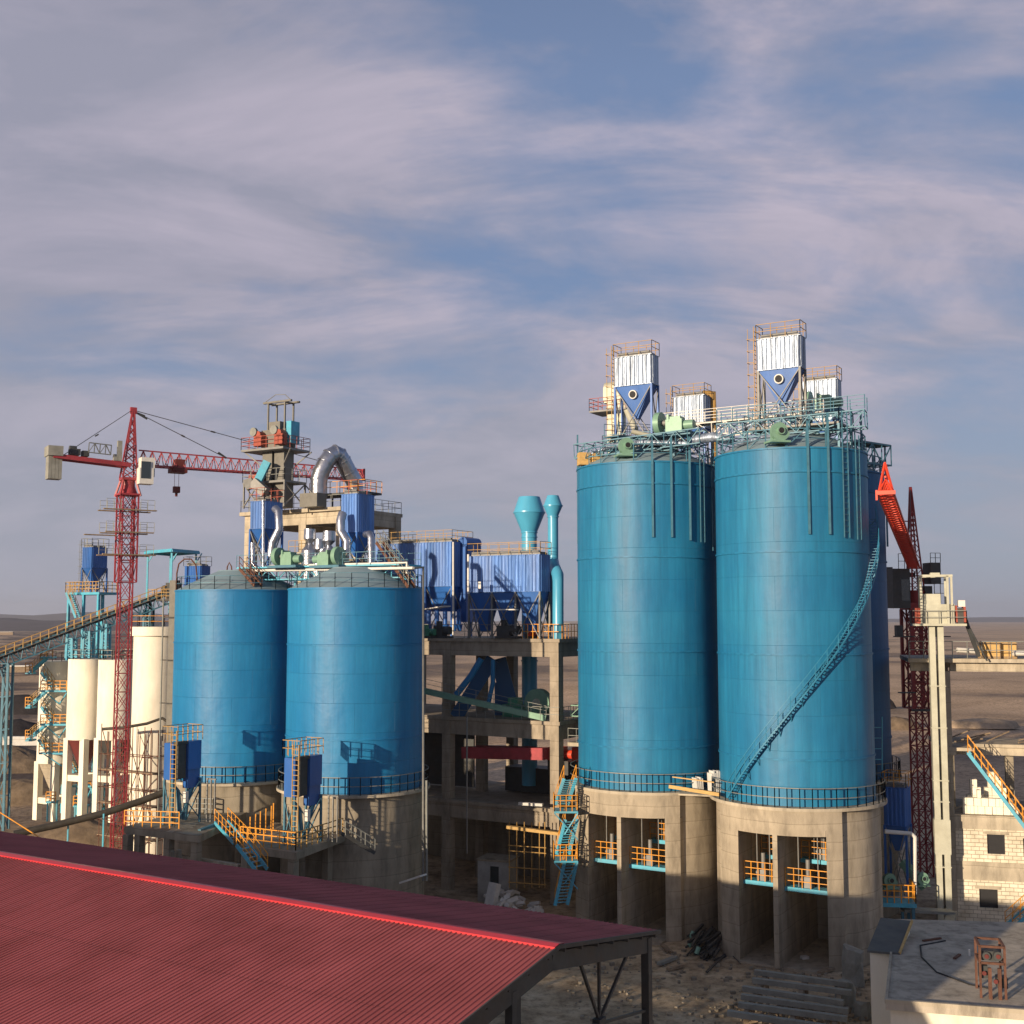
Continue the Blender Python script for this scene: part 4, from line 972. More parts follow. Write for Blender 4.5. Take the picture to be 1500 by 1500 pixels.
for z in (34.1,32.0,29.9):
    for y in (-1.3,1.3):
        for xa, xb in ((-2.2,-.9),(.9,2.2)): MB().rail([CF((xa,y,z)), CF((xb,y,z))], .9, .65, .04, 1).build('platform_railing', M['grail'], o)
m = MB(CF); m.lathe(0,0,[(.9,35.6),(.75,36.0),(.62,36.4),(.62,36.9)],20); m.box(-.7,.7,-.7,.7,36.9,37.15)
for x in (-.95,.95):
    for y in (-.95,.95): m.beam((x,y,35.4), (x*.6,y*.6,36.9), .16)
m.box(-1.0,1.0,-1.0,1.0,35.45,35.62); m.build('slewing_ring', M['red'], t)
m = MB(CF); top = (0.35,0,43.6)
for x in (-.65,.65):
    for y in (-.65,.65): m.beam((x,y,37.1), (x*.12+.3,y*.15,43.6), .13)
n = 8
for i in range(n):
    a0 = i/n; a1 = (i+1)/n
    def q_(x,y,a): return (x*(1-a)+(x*.12+.3)*a, y*(1-a)+y*.15*a, 37.1+6.5*a)
    for y in (-.65,.65): m.beam(q_(-.65,y,a0), q_(.65,y,a1), .07); m.beam(q_(.65,y,a0), q_(-.65,y,a1), .07); 
    for x in (-.65,.65): m.beam(q_(x,-.65,a0), q_(x,.65,a1), .07)
m.box(.0,.6,-.15,.15,43.3,43.9); m.build('tower_head', M['red'], t)
m = MB(CF)
for y in (-.75,.75): m.beam((-6.9,y,JZ+.1), (0,y,JZ-.3), .22, .4)
for i in range(6): m.beam((-6.7+i,-.75,JZ), (-5.7+i,.75,JZ), .1)
o = m.build('counter_jib', M['red'], t)
m = MB(CF)
for i in range(4): m.box(-7.3+i*.3,-7.02+i*.3,-.65,.65,JZ-2.0,JZ+.9)
m.box(-7.4,-6.1,-.95,.95,JZ+.1,JZ+1.0)
m.build('counterweight', M['pale_pipe'], o)
m = MB(CF); m.box(-5.4,-4.5,-.5,.5,JZ+.35,JZ+.9); m.tube((-5.4,0,JZ+.8), (-4.8,0,JZ+.8), .42, 14); m.box(-4.3,-3.7,-.4,.4,JZ+.3,JZ+.8); m.build('winch', M['darksteel'], o)
m = MB(CF); m.truss((-3.9,-.95,JZ+.6), (-1.9,-.95,JZ+.5), .2, .9, 4, .06); m.build('cable_guard', M['grail'], o)
m = MB(CF); m.box(-1.25,-.85,-.9,-.5,JZ,JZ+1.9); m.box(-1.6,-1.2,-.9,-.5,JZ,JZ+.6); m.build('control_cabinet', M['pale_pipe'], o)
JL = 24.0
m = MB(CF)
for i in range(27):
    x0 = .9+i*(JL-.9)/27; x1 = .9+(i+1)*(JL-.9)/27; s0 = i/27*.55*0; zt = JZ+1.25-.35*i/27; zt2 = JZ+1.25-.35*(i+1)/27
    for y in (-.6,.6):
        m.beam((x0,y,JZ-.2), (x1,y,JZ-.2), .13); m.beam((x0,y,JZ-.2), ((x0+x1)/2,0,(zt+zt2)/2), .06); m.beam(((x0+x1)/2,0,(zt+zt2)/2), (x1,y,JZ-.2), .06)
    m.beam((x0,-.6,JZ-.2), (x1,.6,JZ-.2), .06); m.beam((x0,0,zt), (x1,0,zt2), .12)
m.box(JL,JL+.12,-.65,.65,JZ-.3,JZ+.95)
m.build('jib', M['red'], t)
m = MB(CF)
for y in (-.4,.4): m.beam((0,y*.4,43.5), (-5.9,y,JZ+.3), .05)
m.beam((.5,0,43.5), (9.3,0,JZ+1.15), .06); m.beam((.5,0,43.6), (22.0,0,JZ+1.0), .06)
m.beam((.4,0,43.5), (1.6,0,42.9), .13); m.beam((.4,0,43.5), (1.4,0,43.2), .1); m.beam((8.6,0,JZ+1.6), (9.4,0,JZ+1.1), .16)
for k in (.35,.62): m.beam(lerp((.5,0,43.6),(22,0,JZ+1.0),k-.01), lerp((.5,0,43.6),(22,0,JZ+1.0),k+.01), .13)
m.beam(lerp((.5,0,43.5),(9.3,0,JZ+1.15),.5), lerp((.5,0,43.5),(9.3,0,JZ+1.15),.54), .13)
m.beam((-3.1,.2,40.9), (-2.8,.2,41.1), .13)
m.build('stay_cable', M['darksteel'], t)
m = MB(CF); m.box(.6,1.9,-1.75,-.55,36.5,38.0); m.box(.75,2.0,-1.7,-.6,38.0,39.0); o = m.build('cab', M['white'], t)
m = MB(CF); m.box(.72,1.6,-1.78,-1.751,37.0,38.6); m.box(1.901,2.02,-1.6,-.7,37.2,38.7); m.build('cab_window', M['glass'], o)
m = MB(CF); m.box(3.9,5.4,-.7,.7,JZ-.7,JZ-.3); m.box(4.3,5.2,-.5,.5,JZ-.3,JZ+.6); m.box(4.0,4.4,-.9,.9,JZ-.5,JZ-.2); o = m.build('trolley', M['maroon'], t)
m = MB(CF); m.beam((4.4,.1,JZ-2.0), (4.4,.1,JZ-.6), .03); m.beam((4.8,.1,JZ-2.0), (4.8,.1,JZ-.6), .03); m.box(4.3,4.9,-.15,.35,JZ-2.6,JZ-2.0); m.box(4.5,4.7,0,.2,JZ-2.95,JZ-2.6); m.build('hook_block', M['maroon'], o)

# ------------------------------------------------------------------ right tower crane, jib toward the camera
c = W(1341, 870, 114); RX, RY = c[0], 114.0
tip = (23.9, 76.0); jd = norm((tip[0]-RX, tip[1]-RY, 0)); deg = math.degrees(atan2(jd[1], jd[0]))
RFm = Fr(RX, RY, 0, 8); RF = Fr(RX, RY, 0, deg)
t = thing('tower_crane', (RX,RY,0), 'red tower crane right of the tall silos with its jib pointing toward the viewer', 'crane', GC)
mast(RFm, 1.3, 0, 25.5, 1.5).build('mast', M['mast_d'], t)
mast(RFm, 2.0, 15.5, 24.8, 2.1, .26, .1).build('climbing_frame', M['mast_d'], t)
for q in ((-2.5,-1.0,-1.6,-.9,17.0,17.1),(1.1,2.6,-1.6,-.9,22.2,22.3),(-1.2,1.2,-1.25,-.9,15.3,15.5),(-2.8,-1.0,-1.6,-.9,22.2,22.3)): o = MB(RFm).box(*q).build('work_platform', M['darksteel'], t)
MB(RFm).box(-2.7,-2.1,-1.5,-1.0,22.3,23.3).build('hydraulic_pump', M['darksteel'], o); MB(RFm).box(1.2,1.9,-1.5,-1,22.3,23.3).build('hydraulic_pump', M['darksteel'], o)
m = MB(RFm); m.box(-1.1,1.1,-1.1,1.1,24.8,25.4); m.lathe(0,0,[(.95,25.4),(.95,26.6)],20); m.build('slewing_ring', M['mast_d'], t)
m = MB(RFm); zt = 36.5
for x in (-.6,.6):
    for y in (-.6,.6): m.beam((x,y,26.6), (x*.08-.2,y*.08,zt), .12)
for i in range(10):
    a0 = i/10; a1 = (i+1)/10
    def q_(x,y,a): return (x*(1-a)+(x*.08-.2)*a, y*(1-a)+y*.08*a, 26.6+(zt-26.6)*a)
    for y in (-.6,.6): m.beam(q_(-.6,y,a0), q_(.6,y,a1), .06); m.beam(q_(.6,y,a0), q_(-.6,y,a1), .06)
m.beam((-1.2,0,33.2), (.2,0,33.2), .1); m.build('tower_head', M['mast_d'], t)
J2 = 28.6
cab = MB(RFm); cab.box(-3.0,-1.3,-1.6,.2,24.9,28.6); o = cab.build('cab', M['darksteel'], t)
m = MB(RFm); m.box(-2.2,-1.4,-1.63,-1.603,25.6,27.6); m.build('cab_window', M['glass'], o)
m = MB(RFm); m.box(.9,1.9,-1.4,.2,27.2,29.2); m.box(.5,1.2,-1.0,.2,25.4,27.0); m.build('control_cabinet', M['darksteel'], t)
m = MB(); m.rail([RFm((-2.4,-1.6,28.6)), RFm((-1.2,-1.6,28.6))], 1.4, .6, .05, 1); m.rail([RFm((.9,-1.4,29.2)), RFm((1.9,-1.4,29.2))], .9, .5, .05, 1); m.rail([RFm((1.2,-1.4,25.4)), RFm((2.4,-1.4,25.4))], 1.8, .6, .05, 1); m.build('cab_railing', M['darksteel'], t)
JL2 = sqrt((tip[0]-RX)**2+(tip[1]-RY)**2)
SLJ = 3.3/JL2; m = MB(RF); n = 40
for i in range(n):
    x0 = .8+i*(JL2-.8)/n; x1 = .8+(i+1)*(JL2-.8)/n; xm = (x0+x1)/2
    for y in (-.5,.5):
        za, zb = J2+SLJ*x0, J2+SLJ*x1
        m.beam((x0,y,za), (x1,y,zb), .12); m.beam((x0,y,za), (xm,0,za+1.1), .08); m.beam((xm,0,za+1.1), (x1,y,zb), .08)
    m.beam((x0,-.5,za), (x0,.5,za), .1); m.beam((x0,0,za+1.1), (x1,0,zb+1.1), .12)
    m.beam((x0,-.5,za), (x1,.5,zb), .07)
m.build('jib', M['redl'], t)
J2 += 3.3
m = MB(RF); m.box(JL2-.1,JL2+.12,-.6,.6,J2-.05,J2+.2); m.box(JL2-.1,JL2+.1,-.62,-.5,J2-.4,J2+.25)
for y in (-.45,.45): m.beam((JL2-.4,y,J2+.1), (JL2,0,J2+2.0), .11)
m.beam((JL2-2.5,0,J2+1.2), (JL2,0,J2+2.0), .1); m.build('jib_tip', M['redl'], t)
m = MB(RFm); m.box(-.3,.3,.5,6.5,27.9,28.3); m.box(-.9,.9,6.5,7.6,26.6,29.1); m.build('counter_jib', M['darksteel'], t)
m = MB()
p0 = RFm((-.2,0,36.3)); p1 = RF((12,0,J2-.6)); pp = [add3(lerp(p0,p1,i/8), (0,0,-3.2*sin(pi*i/8)*.5)) for i in range(9)]
m.path(pp, .04, 5); m.build('stay_cable', M['darksteel'], t)

# ------------------------------------------------------------------ right building under construction
BD = -14; BF = Fr(W(1396,1100,95)[0], 95.0, 0, BD)
t = thing('block_building', BF((4,4,0)), 'unfinished concrete frame building with cream block walls at the right edge', 'building')
CM = 'concrete_w'
def wallholes(m, x0, x1, z0, z1, holes, y0, y1):
    xs = sorted([x0,x1]+[v for h in holes for v in h[:2]]); 
    for a, b in zip(xs, xs[1:]):
        hs = [h for h in holes if h[0] <= a+1e-6 and h[1] >= b-1e-6]
        if not hs: m.box(a,b,y0,y1,z0,z1)
        else:
            h = hs[0]; m.box(a,b,y0,y1,z0,h[2]); m.box(a,b,y0,y1,h[3],z1)
zz_ = lambda py: W(1440,py,94.2)[2]
z_b1, z_b0 = zz_(1264), zz_(1291)
z_t1, z_t0 = zz_(1196), zz_(1216)
m = MB(BF); wallholes(m, .0, 9, z_b1, z_t0, [(2.3,3.6,zz_(1252),zz_(1223)),(4.9,6.2,zz_(1254),zz_(1227))], .1, .35)
wallholes(m, .0, 9, 0, z_b0, [(1.6,2.95,zz_(1332),zz_(1304))], .1, .35); m.build('block_wall', M['block'], t)
m = MB(BF); m.box(-.02,9,0,.4,z_b0,z_b1); m.box(-.02,9,0,.4,z_t0,z_t1); m.box(2.0,3.9,.06,.36,zz_(1223),zz_(1223)+.25); m.box(1.3,3.2,.06,.36,zz_(1304),zz_(1304)+.25); m.build('band_beam', M[CM], t)
m = MB(BF); m.box(0,9,.4,9,z_t1-.3,z_t1-.01); m.box(0,9,.4,9,z_b1-.3,z_b1-.01); m.box(-.0,9,8,8.2,0,z_t1-.3); m.build('floor_slab', M['concrete_d'], t)
for i, (a, b, c_, d) in enumerate(((2.3,3.6,zz_(1252),zz_(1223)),(4.9,6.2,zz_(1254),zz_(1227)),(1.6,2.95,zz_(1332),zz_(1304)))):
    m = MB(BF); m.box(a,b,.3,.34,c_,d); m.build('window_dark_panel', M['black'], t)  # black panel set in the opening, shade of the room in its colour
zs1, zs0 = zz_(965), zz_(984)
for x, y in ((-.75,0),(-.75,7.5),(9,0),(9,7.5)):
    m = MB(BF); m.box(x,x+.72,y,y+.7,0,zs0); m.build('column', M[CM], t)
zm1, zm0 = zz_(1096), zz_(1113)
m = MB(BF); m.box(-3.2,10,-.6,8.6,zs1-.3,zs1); m.build('top_slab', M[CM], t)
m = MB(BF); m.box(-.03,9,.0,.6,zs0,zs1-.302); m.box(-.03,9,7.5,8.1,zs0,zs1-.302); m.box(-3.0,-.75,0,.5,zs0,zs1-.302); m.box(-.75,-.1,.7,7.5,zs0,zs1-.302); m.build('top_beam', M[CM], t)
m = MB(BF); m.box(-1.0,9.8,3.0,8.6,zm1-.25,zm1); m.box(-.03,9,3.2,3.8,zm0,zm1-.252); m.box(-1.0,1.5,-.4,3.0,zm1-.25,zm1); m.box(-1.05,.2,-.45,-.05,zm0+.3,zm1-.252); m.build('middle_slab', M[CM], t)
for x in (-.1,4.4): m = MB(BF); m.box(x,x+.6,4.0,4.6,z_t1,zm0); m.build('column', M['concrete_d'], t)
m = MB(); q = zs1; m.rail([BF((-3.1,-.5,q)), BF((9.9,-.5,q))], 1.35, 1.1, .06, 1); m.build('railing', M['grail'], t)
m = MB(BF)
random.seed(3)
for i in range(10): x = random.uniform(0,8); m.beam((x,random.uniform(3.5,6),zm1+.1), (x+random.uniform(1,2.5),random.uniform(3.5,7),zm1+random.uniform(.1,.9)), .09)
m.build('loose_formwork', M['plank'], t)
# block stacks
def blocks(fr, cols, label):
    t = thing('block_stack', fr((0,0,0)), label, 'block stack', 'stacks of cream blocks'); m = MB(fr)
    for i, h in enumerate(cols):
        for j in range(h):
            jx = random.uniform(-.02,.02)
            m.box(i*.27+jx, i*.27+.25+jx, 0+jx, .6+jx, j*.62, j*.62+.6)
    m.build('blocks', M['cream'], t); return t
blocks(Fr(*BF((.7,.8,z_t1))[:3],BD), [2,2,2,2,3,2,2,2,2,2,2,2,1,2,1], 'long low stack of cream blocks on the floor edge')
blocks(Fr(*BF((1.2,2.4,z_t1))[:3],BD), [2,4,4,3,2,3,5,5,5,4,3], 'taller ragged stack of cream blocks behind the long low one')
blocks(Fr(*BF((5.9,1.4,z_t1))[:3],BD), [3,4,4,4,4,5,4,4,3], 'stack of cream blocks behind the yellow stair railing at the right edge')
# stair
t = thing('outer_stair', W(1500,1210,92.5), 'long cyan stair with bright yellow railing on the front of the block building', 'stair')
stair(t, W(1540,1262,92.0), W(1418,1102,94.0), .9, 'cyan', 'yellow', 'flight', None, 40, 1.3)
t = thing('outer_stair', W(1500,1350,90.0), 'short yellow stair railing at the foot of the block building', 'stair')
stair(t, W(1478,1358,89.5), W(1512,1328,90), .8, 'cyan', 'yellow', 'flight')
# elevator with twin legs
q = W(1372,1040,93.7); f = Fr(q[0],q[1],0,BD); ef = f
t = thing('bucket_elevator', (q[0],q[1],0), 'pale twin leg bucket elevator standing against the block building', 'elevator')
m = MB(f); m.box(-.42,.02,-.5,.5,0,zs1+2.6); m.box(.2,.64,-.5,.5,0,zs1+2.6); m.build('twin_casing', M['elev'], t)
for z in (5,9.9,11.5,15.5,18.7): MB(f).box(-.48,.70,-.54,.54,z,z+.08).build('casing_flange', M['elev'], t)
MB(f).box(-.48,.70,-.56,.56,6.0,8.6).build('casing_boot', M['elev'], t)
zh = zs1+2.75
m = MB(f); m.box(-1.7,2.3,-1.0,1.0,zh-.18,zh); o = m.build('head_deck', M['elev'], t)
m = MB(); m.rail([f((-1.7,1,zh)), f((-1.7,-1,zh)), f((2.3,-1,zh)), f((2.3,1,zh))], 1.0, .9, .05, 1); m.build('deck_railing', M['grail'], o)
m = MB(f); m.box(-.85,1.5,-.6,.6,zh,zh+1.5); m.box(-.75,.5,-.5,.5,zh+1.5,zh+2.3); m.build('head_housing', M['elev'], t)
m = MB(f)
for x in (-.95,1.0):
    for y in (-.75,.75): m.beam((x,y,zh), (x,y,zh+3.7), .18)
for y in (-.75,.75): m.beam((-.95,y,zh+3.7), (1.4,y,zh+3.7), .18)
m.beam((1.3,-.7,zh+1.4), (1.3,-.7,zh+3.6), .16); m.box(-.2,.5,-.5,.5,zh+3.8,zh+3.95); m.build('hoist_frame', M['elev'], t)
m = MB(f); m.box(-1.5,-.95,-.6,.4,zh,zh+1.2); m.box(2.15,2.3,-.7,.7,zh+.1,zh+1.3); m.box(1.55,1.7,-.5,.5,zh+.1,zh+1.4); m.build('red_guard', M['orange'], t)
m = MB(f); m.box(1.7,2.15,-.5,.5,zh,zh+1.2); m.build('drive', M['darksteel'], t)
m = MB(f); m.box(1.8,2.3,-.4,.3,zh+1.3,zh+1.8); m.build('lamp_box', M['white'], t)
m = MB(); m.beam(W(1413,905,93.5), W(1434,962,93.5), .14, .3); m.tube(W(1418,915,93.2), W(1446,968,93.2), .07, 8); tag(m.build('raking_strut', M['darksteel']), 'dark raking strut between the elevator head and the slab', 'strut')
for px, w_, lb in ((1449,1.55,'larger pale plywood crate on the top slab'),(1476,1.25,'smaller plywood crate at the right edge of the top slab')):
    q = W(px,962,95.2); f = Fr(q[0],q[1],zs1+.01,BD); t = thing('plywood_crate', f((0,0,0)), lb, 'crate', 'plywood crates on the top slab')
    m = MB(f); m.box(-w_/2,w_/2,-.5,.5,.0,1.25); m.build('panel', M['wood'], t)
    m = MB(f)
    for x in (-w_/2-.03,0,w_/2-.05): m.box(x,x+.08,-.54,-.5,0,1.27)
    m.box(-w_/2,w_/2,-.545,-.5,1.1,1.2); m.box(-w_/2,w_/2,-.545,-.5,.05,.15); m.build('batten', M['plank'], t)
pipe('white_pipe', [W(1402,952,94.6), W(1428,954,94.6)], .2, 'white', 'short white pipe lying on the top slab left of the crates')
pipe('white_pipe', [W(1484,957,94.2), W(1520,957,94.2)], .2, 'white', 'white pipe lying on the top slab right of the crates')
# blue filter and machines between silo and elevator
q = W(1296,1215,93.5)
f = Fr(q[0],q[1],0,GRID)
t = bag_filter(f, 1.6, 1.6, 8.2, 11.0, 6.2, 2.2, 'small blue filter tucked between the stair silo base and the pale elevator', 'royal', 'royal', legm='royal', railm='yellow', lad=False)
pipe('white_bent_pipe', [W(1296,1218,91.5), W(1334,1221,91.5), W(1340,1226,91.5), W(1340,1310,91.5)], .16, 'white', 'white pipe bent down like an arm beside the stair silo base')
t = thing('yellow_platform', W(1308,1322,90), 'cyan edged platform with yellow railing right of the stair silo base', 'platform')
q = W(1279,1322,90.3); f = Fr(q[0],q[1],0,-8); zq = q[2]
m = MB(f); m.box(0,3.1,0,2.4,zq-.3,zq); m.build('deck', M['cyan'], t)
m = MB(); m.rail([f((0,2.4,zq)), f((0,.05,zq)), f((3.05,.05,zq)), f((3.05,2.4,zq))], 1.3, .55, .07, 2); m.build('railing', M['yellow'], t)
m = MB(f)
for x, y in ((.2,.3),(2.9,.3),(2.9,2.2)): m.beam((x,y,0), (x,y,zq-.3), .22)
m.build('leg', M['steel_b'], t)
stair(t, f((.4,1.4,zq)), f((-.6,3.4,zq+2.6)), .8, 'cyan', 'yellow')
for px, py, lb, s_ in ((1304,1302,'pale green pump behind the yellow railing right of the stair silo',.9),(1352,1298,'pale green pump at the foot of the pale elevator',.8)):
    fan(W(px,py,92.5), 10, lb, 'green', s_*.7, 'pale green pumps')
m = MB(); a, b = W(1322,1262,94), W(1356,1300,93); m.beam(a, b, 1.0, .5); tag(m.build('green_chute', M['green']), 'pale green chute behind the yellow railed platform', 'chute')
wt = thing('walkway', W(1322,1332,91), 'flat grey walkway between the yellow railed platform and the block building', 'walkway'); m = MB(); m.beam(W(1322,1332,91), W(1396,1336,91), 1.1, .2); m.beam(W(1396,1336,91), W(1386,1362,88), .7,.2); m.build('deck', M['grail'], wt)
m = MB()
for px in (1322,1388): m.beam(W(px,1336,90.8), add3(W(px,1336,90.8),(0,0,-3.5)), .18)
m.build('legs', M['steel_b'], wt)

# ------------------------------------------------------------------ low building bottom right
ZR = 5.2
a = G(1310,1345,ZR); b = G(1300,1480,ZR)
HF = Fr(a[0], a[1], 0, -6)
t = thing('flat_roof_building', HF((5,-6,0)), 'low building with a dusty flat concrete roof at the bottom right', 'building')
n1 = norm(sub3(b, a))
m = MB(); v = [a, (a[0]+26,a[1]-2.4,ZR), (b[0]+24,b[1]-2.4-14,ZR), (b[0]-.6,b[1]-14,ZR), b]
v = [G(1312,1346,ZR), G(1520,1352,ZR), G(1560,1490,ZR), G(1297,1470,ZR)]
def slab(m, poly, z0, z1):
    n = len(poly); m.add([(p[0],p[1],z0) for p in poly]+[(p[0],p[1],z1) for p in poly], [tuple(range(n)), tuple(range(2*n-1,n-1,-1))]+[((i+1)%n,i,n+i,n+(i+1)%n) for i in range(n)])
M['roofslab'] = concrete('dusty_roof_slab', (.50,.44,.35), stain=.6)
slab(m, v, ZR-.3, ZR); m.build('roof', M['roofslab'], t)
def inset(poly, k): 
    cx = sum(p[0] for p in poly)/len(poly); cy = sum(p[1] for p in poly)/len(poly)
    return [(cx+(p[0]-cx)*k, cy+(p[1]-cy)*k, 0) for p in poly]
m = MB(); slab(m, inset(v,.95), 0, ZR-.302); m.build('wall', M['cream'], t)
m = MB(); e0 = G(1297,1470,ZR); e1 = G(1560,1490,ZR); m.beam(add3(e0,(0,.1,.1)), add3(e1,(0,.1,.1)), .2, .2)
m.beam(G(1310,1348,ZR+.05), G(1298,1468,ZR+.05), .12, .12); m.build('parapet', M['concrete_w'], t)
pipe('roof_cable', [G(1385,1378,ZR+.03), G(1348,1385,ZR+.03), G(1350,1402,ZR+.03), G(1372,1424,ZR+.03), G(1420,1442,ZR+.03), G(1450,1448,ZR+.03)], .045, 'black', 'dark cable looping over the flat dusty roof', 6, 'cable')
for (p, q, lb) in (((1398,1404),(1406,1398),'short dark board lying on the flat roof near its middle'),((1352,1378),(1378,1374),'thin dark bar lying at the back of the flat roof')):
    m = MB(); m.beam(G(p[0],p[1],ZR+.06), G(q[0],q[1],ZR+.06), .16, .08); tag(m.build('loose_board', M['rust']), lb, 'board')
m = MB(); g = G(1420,1400,ZR); m.tube(g, add3(g,(0,0,.35)), .06, 8); tag(m.build('white_bottle', M['white']), 'tiny white bottle standing on the flat roof', 'bottle')
# rusty frame machine on the roof
g = G(1455,1462,ZR); f = Fr(g[0],g[1],ZR,-14); t = thing('rusty_winch_frame', g, 'rusty steel frame with small motors standing on the flat roof', 'machine')
m = MB(f)
for x in (-.58,.58):
    for y in (-.1,1.5): m.beam((x,y,0), (x,y,2.5), .11)
    m.beam((x,-.1,2.5), (x,1.5,2.5), .11); m.beam((x,-.1,1.7), (x,1.5,1.7), .1)
for z in (1.7,2.5):
    for y in (-.1,1.5): m.beam((-.58,y,z), (.58,y,z), .11)
for x in (-.15,.3): m.beam((x,-.2,0), (x,-.2,1.5), .16)
m.build('frame', M['rust'], t)
m = MB(f); m.box(-.45,.45,.2,1.3,1.75,2.2); m.tube((-.25,.0,2.0), (-.25,.6,2.0), .2, 12); m.tube((.28,-.1,2.05), (.28,.5,2.05), .22, 12); m.box(-.6,-.2,.1,.6,.9,1.5); m.box(.2,.7,.0,.6,.5,1.0); m.build('motor', M['darksteel'], t)
m = MB(f); 
for p in ((-.25,-.02,2.0),(.28,-.12,2.05),(.1,-.35,.9),(-.4,-.1,1.2)): m.tube(p, add3(p,(0,-.05,0)), .11, 10)
m.build('red_cap', M['maroon'], t)
# lean-to
ZL = 5.6
p0, p1, p2, p3 = G(1270,1392,ZL-.3), G(1318,1396,ZL-.3), G(1336,1349,ZL+.3), G(1290,1344,ZL+.3)
t = thing('lean_to_shed', (p0[0]+1,p0[1]+1,0), 'narrow shed with a dark felt mono pitch roof left of the flat roofed building', 'shed')
m = MB(); q = [p0,p1,p2,p3]; m.add([add3(p,(0,0,-.12)) for p in q]+q, [(0,3,2,1)[::-1],(4,5,6,7),(0,1,5,4),(1,2,6,5),(2,3,7,6),(3,0,4,7)]); m.build('roof', M['fabric'], t)
m = MB(); m.beam(p1, p2, .12, .12); m.build('roof_edge', M['wood'], t)
m = MB(); k_ = (p0[0]+p1[0]+p2[0]+p3[0])/4, (p0[1]+p1[1]+p2[1]+p3[1])/4
wp = [((p[0]-k_[0])*.88+k_[0], (p[1]-k_[1])*.88+k_[1], (ZL-.46 if p is p0 or p is p1 else ZL+.08)) for p in (p0,p1,p2,p3)]
m.add([(p[0],p[1],0) for p in wp]+wp, [(0,3,2,1),(4,5,6,7),(0,1,5,4),(1,2,6,5),(2,3,7,6),(3,0,4,7)]); m.build('wall', M['cream'], t)

# ------------------------------------------------------------------ near industrial shed with red roof
RX0, RY0 = 1.56, 41.39; RD = -31.74
HFm = Fr(RX0, RY0, 0, RD)          # origin under the ridge end; -x runs along the ridge, +y to the far eave
t = thing('industrial_shed', (RX0,RY0,0), 'steel framed shed with a red corrugated pitched roof in the foreground', 'building')
ZRI = 13.0; FE = 8.05; DF = 1.25; NE = 21.0; LN = 62; SL = DF/FE
def slope(name, y1, sgn):
    m = MB(HFm); p = .21; n = int(LN/p); xs = []
    for i in range(n):
        x = -i*p
        for f_, h in ((0,0),(.55,0),(.68,.035),(.87,.035)): xs.append((x-f_*p, h))
    v = [(x, 0, ZRI+h) for x, h in xs]+[(x, y1, ZRI-abs(y1)*SL+h) for x, h in xs]; k = len(xs)
    fc = [(i, i+1, k+i+1, k+i) for i in range(k-1)]
    if sgn > 0: fc = [f_[::-1] for f_ in fc]
    m.add(v, fc)
    return m.build(name, M['roofred'], t)
slope('far_roof_slope', FE, 1); slope('near_roof_slope', -NE, -1)
m = MB(HFm)
for sgn in (-1,1):
    m.add([(.05,0,ZRI+.07),(-LN,0,ZRI+.07),(-LN,sgn*.32,ZRI+.07-.32*SL),(.05,sgn*.32,ZRI+.07-.32*SL)], [(0,1,2,3) if sgn < 0 else (3,2,1,0)])
    m.add([(.05,sgn*.32,ZRI+.07-.32*SL),(-LN,sgn*.32,ZRI+.07-.32*SL),(-LN,sgn*.32,ZRI-.05),(.05,sgn*.32,ZRI-.05)], [(0,1,2,3) if sgn < 0 else (3,2,1,0)])
m.build('ridge_cap', M['ridge'], t)
m = MB(HFm)
for y1 in (FE, -NE): m.beam((.05,0,ZRI-.03), (.05,y1,ZRI-abs(y1)*SL-.03), .06, .14)
m.build('gable_trim', M['darksteel'], t)
for k in range(8):
    x = -.35-k*6.0
    m = MB(HFm); m.beam((x,0,ZRI-.55), (x,FE-.2,ZRI-DF-.5), .25, .62); m.beam((x,0,ZRI-.55), (x,-NE+.2,ZRI-NE*SL-.5), .25, .62); m.build('rafter', M['darksteel'], t)
    m = MB(HFm); m.box(x-.16,x+.16,FE-.62,FE-.3,0,ZRI-DF-.2); m.build('column', M['darksteel'], t)
    if k == 0: m = MB(HFm); m.box(x-.14,x+.14,-2.6,-2.3,0,ZRI-.9); m.build('column', M['darksteel'], t)
    m = MB(HFm); m.box(x-.16,x+.16,-NE+.4,-NE+.7,0,ZRI-NE*SL-.2); m.build('column', M['darksteel'], t)
m = MB(HFm)
for i in range(7):
    y = .5+i*1.2; m.beam((.0,y,ZRI-y*SL-.16), (-LN,y,ZRI-y*SL-.16), .08, .16)
for i in range(16):
    y = -.6-i*1.25; m.beam((0,y,ZRI+y*SL-.16), (-LN,y,ZRI+y*SL-.16), .08, .16)
m.build('purlin', M['darksteel'], t)
m = MB(HFm)
zc = ZRI-3.3
for k in range(3):
    x = -.35-k*6; m.beam((x,FE-.5,zc-.9), (x,-3,zc+.9-.2), .1); m.beam((x,2.2,ZRI-1.2), (x,3.6,zc-.2), .1); m.beam((x,3.6,zc-.2), (x,5.9,ZRI-1.7), .1); m.beam((x,3.6,zc-.2),(x,3.6,ZRI-1.3), .1)
m.box(-.5,-.2,3.35,3.85,zc-.45,zc-.1)
m.build('truss_bracing', M['darksteel'], t)
m = MB(HFm); m.box(-LN,.0,-NE+.1,-NE+.3,0,ZRI-NE*SL-.3); m.build('wall', M['roofred'], t)  # unseen near side wall, added to stop low sun passing under the roof
# floor of the shed
m = MB(HFm); m.box(-LN,.0,-NE+.4,FE-1.2,-.3,.12); m.build('floor_slab', M['concrete_d'], t)
# ------------------------------------------------------------------ yard things before the tall silos
def rnd(a, b): return random.uniform(a, b)
random.seed(21)
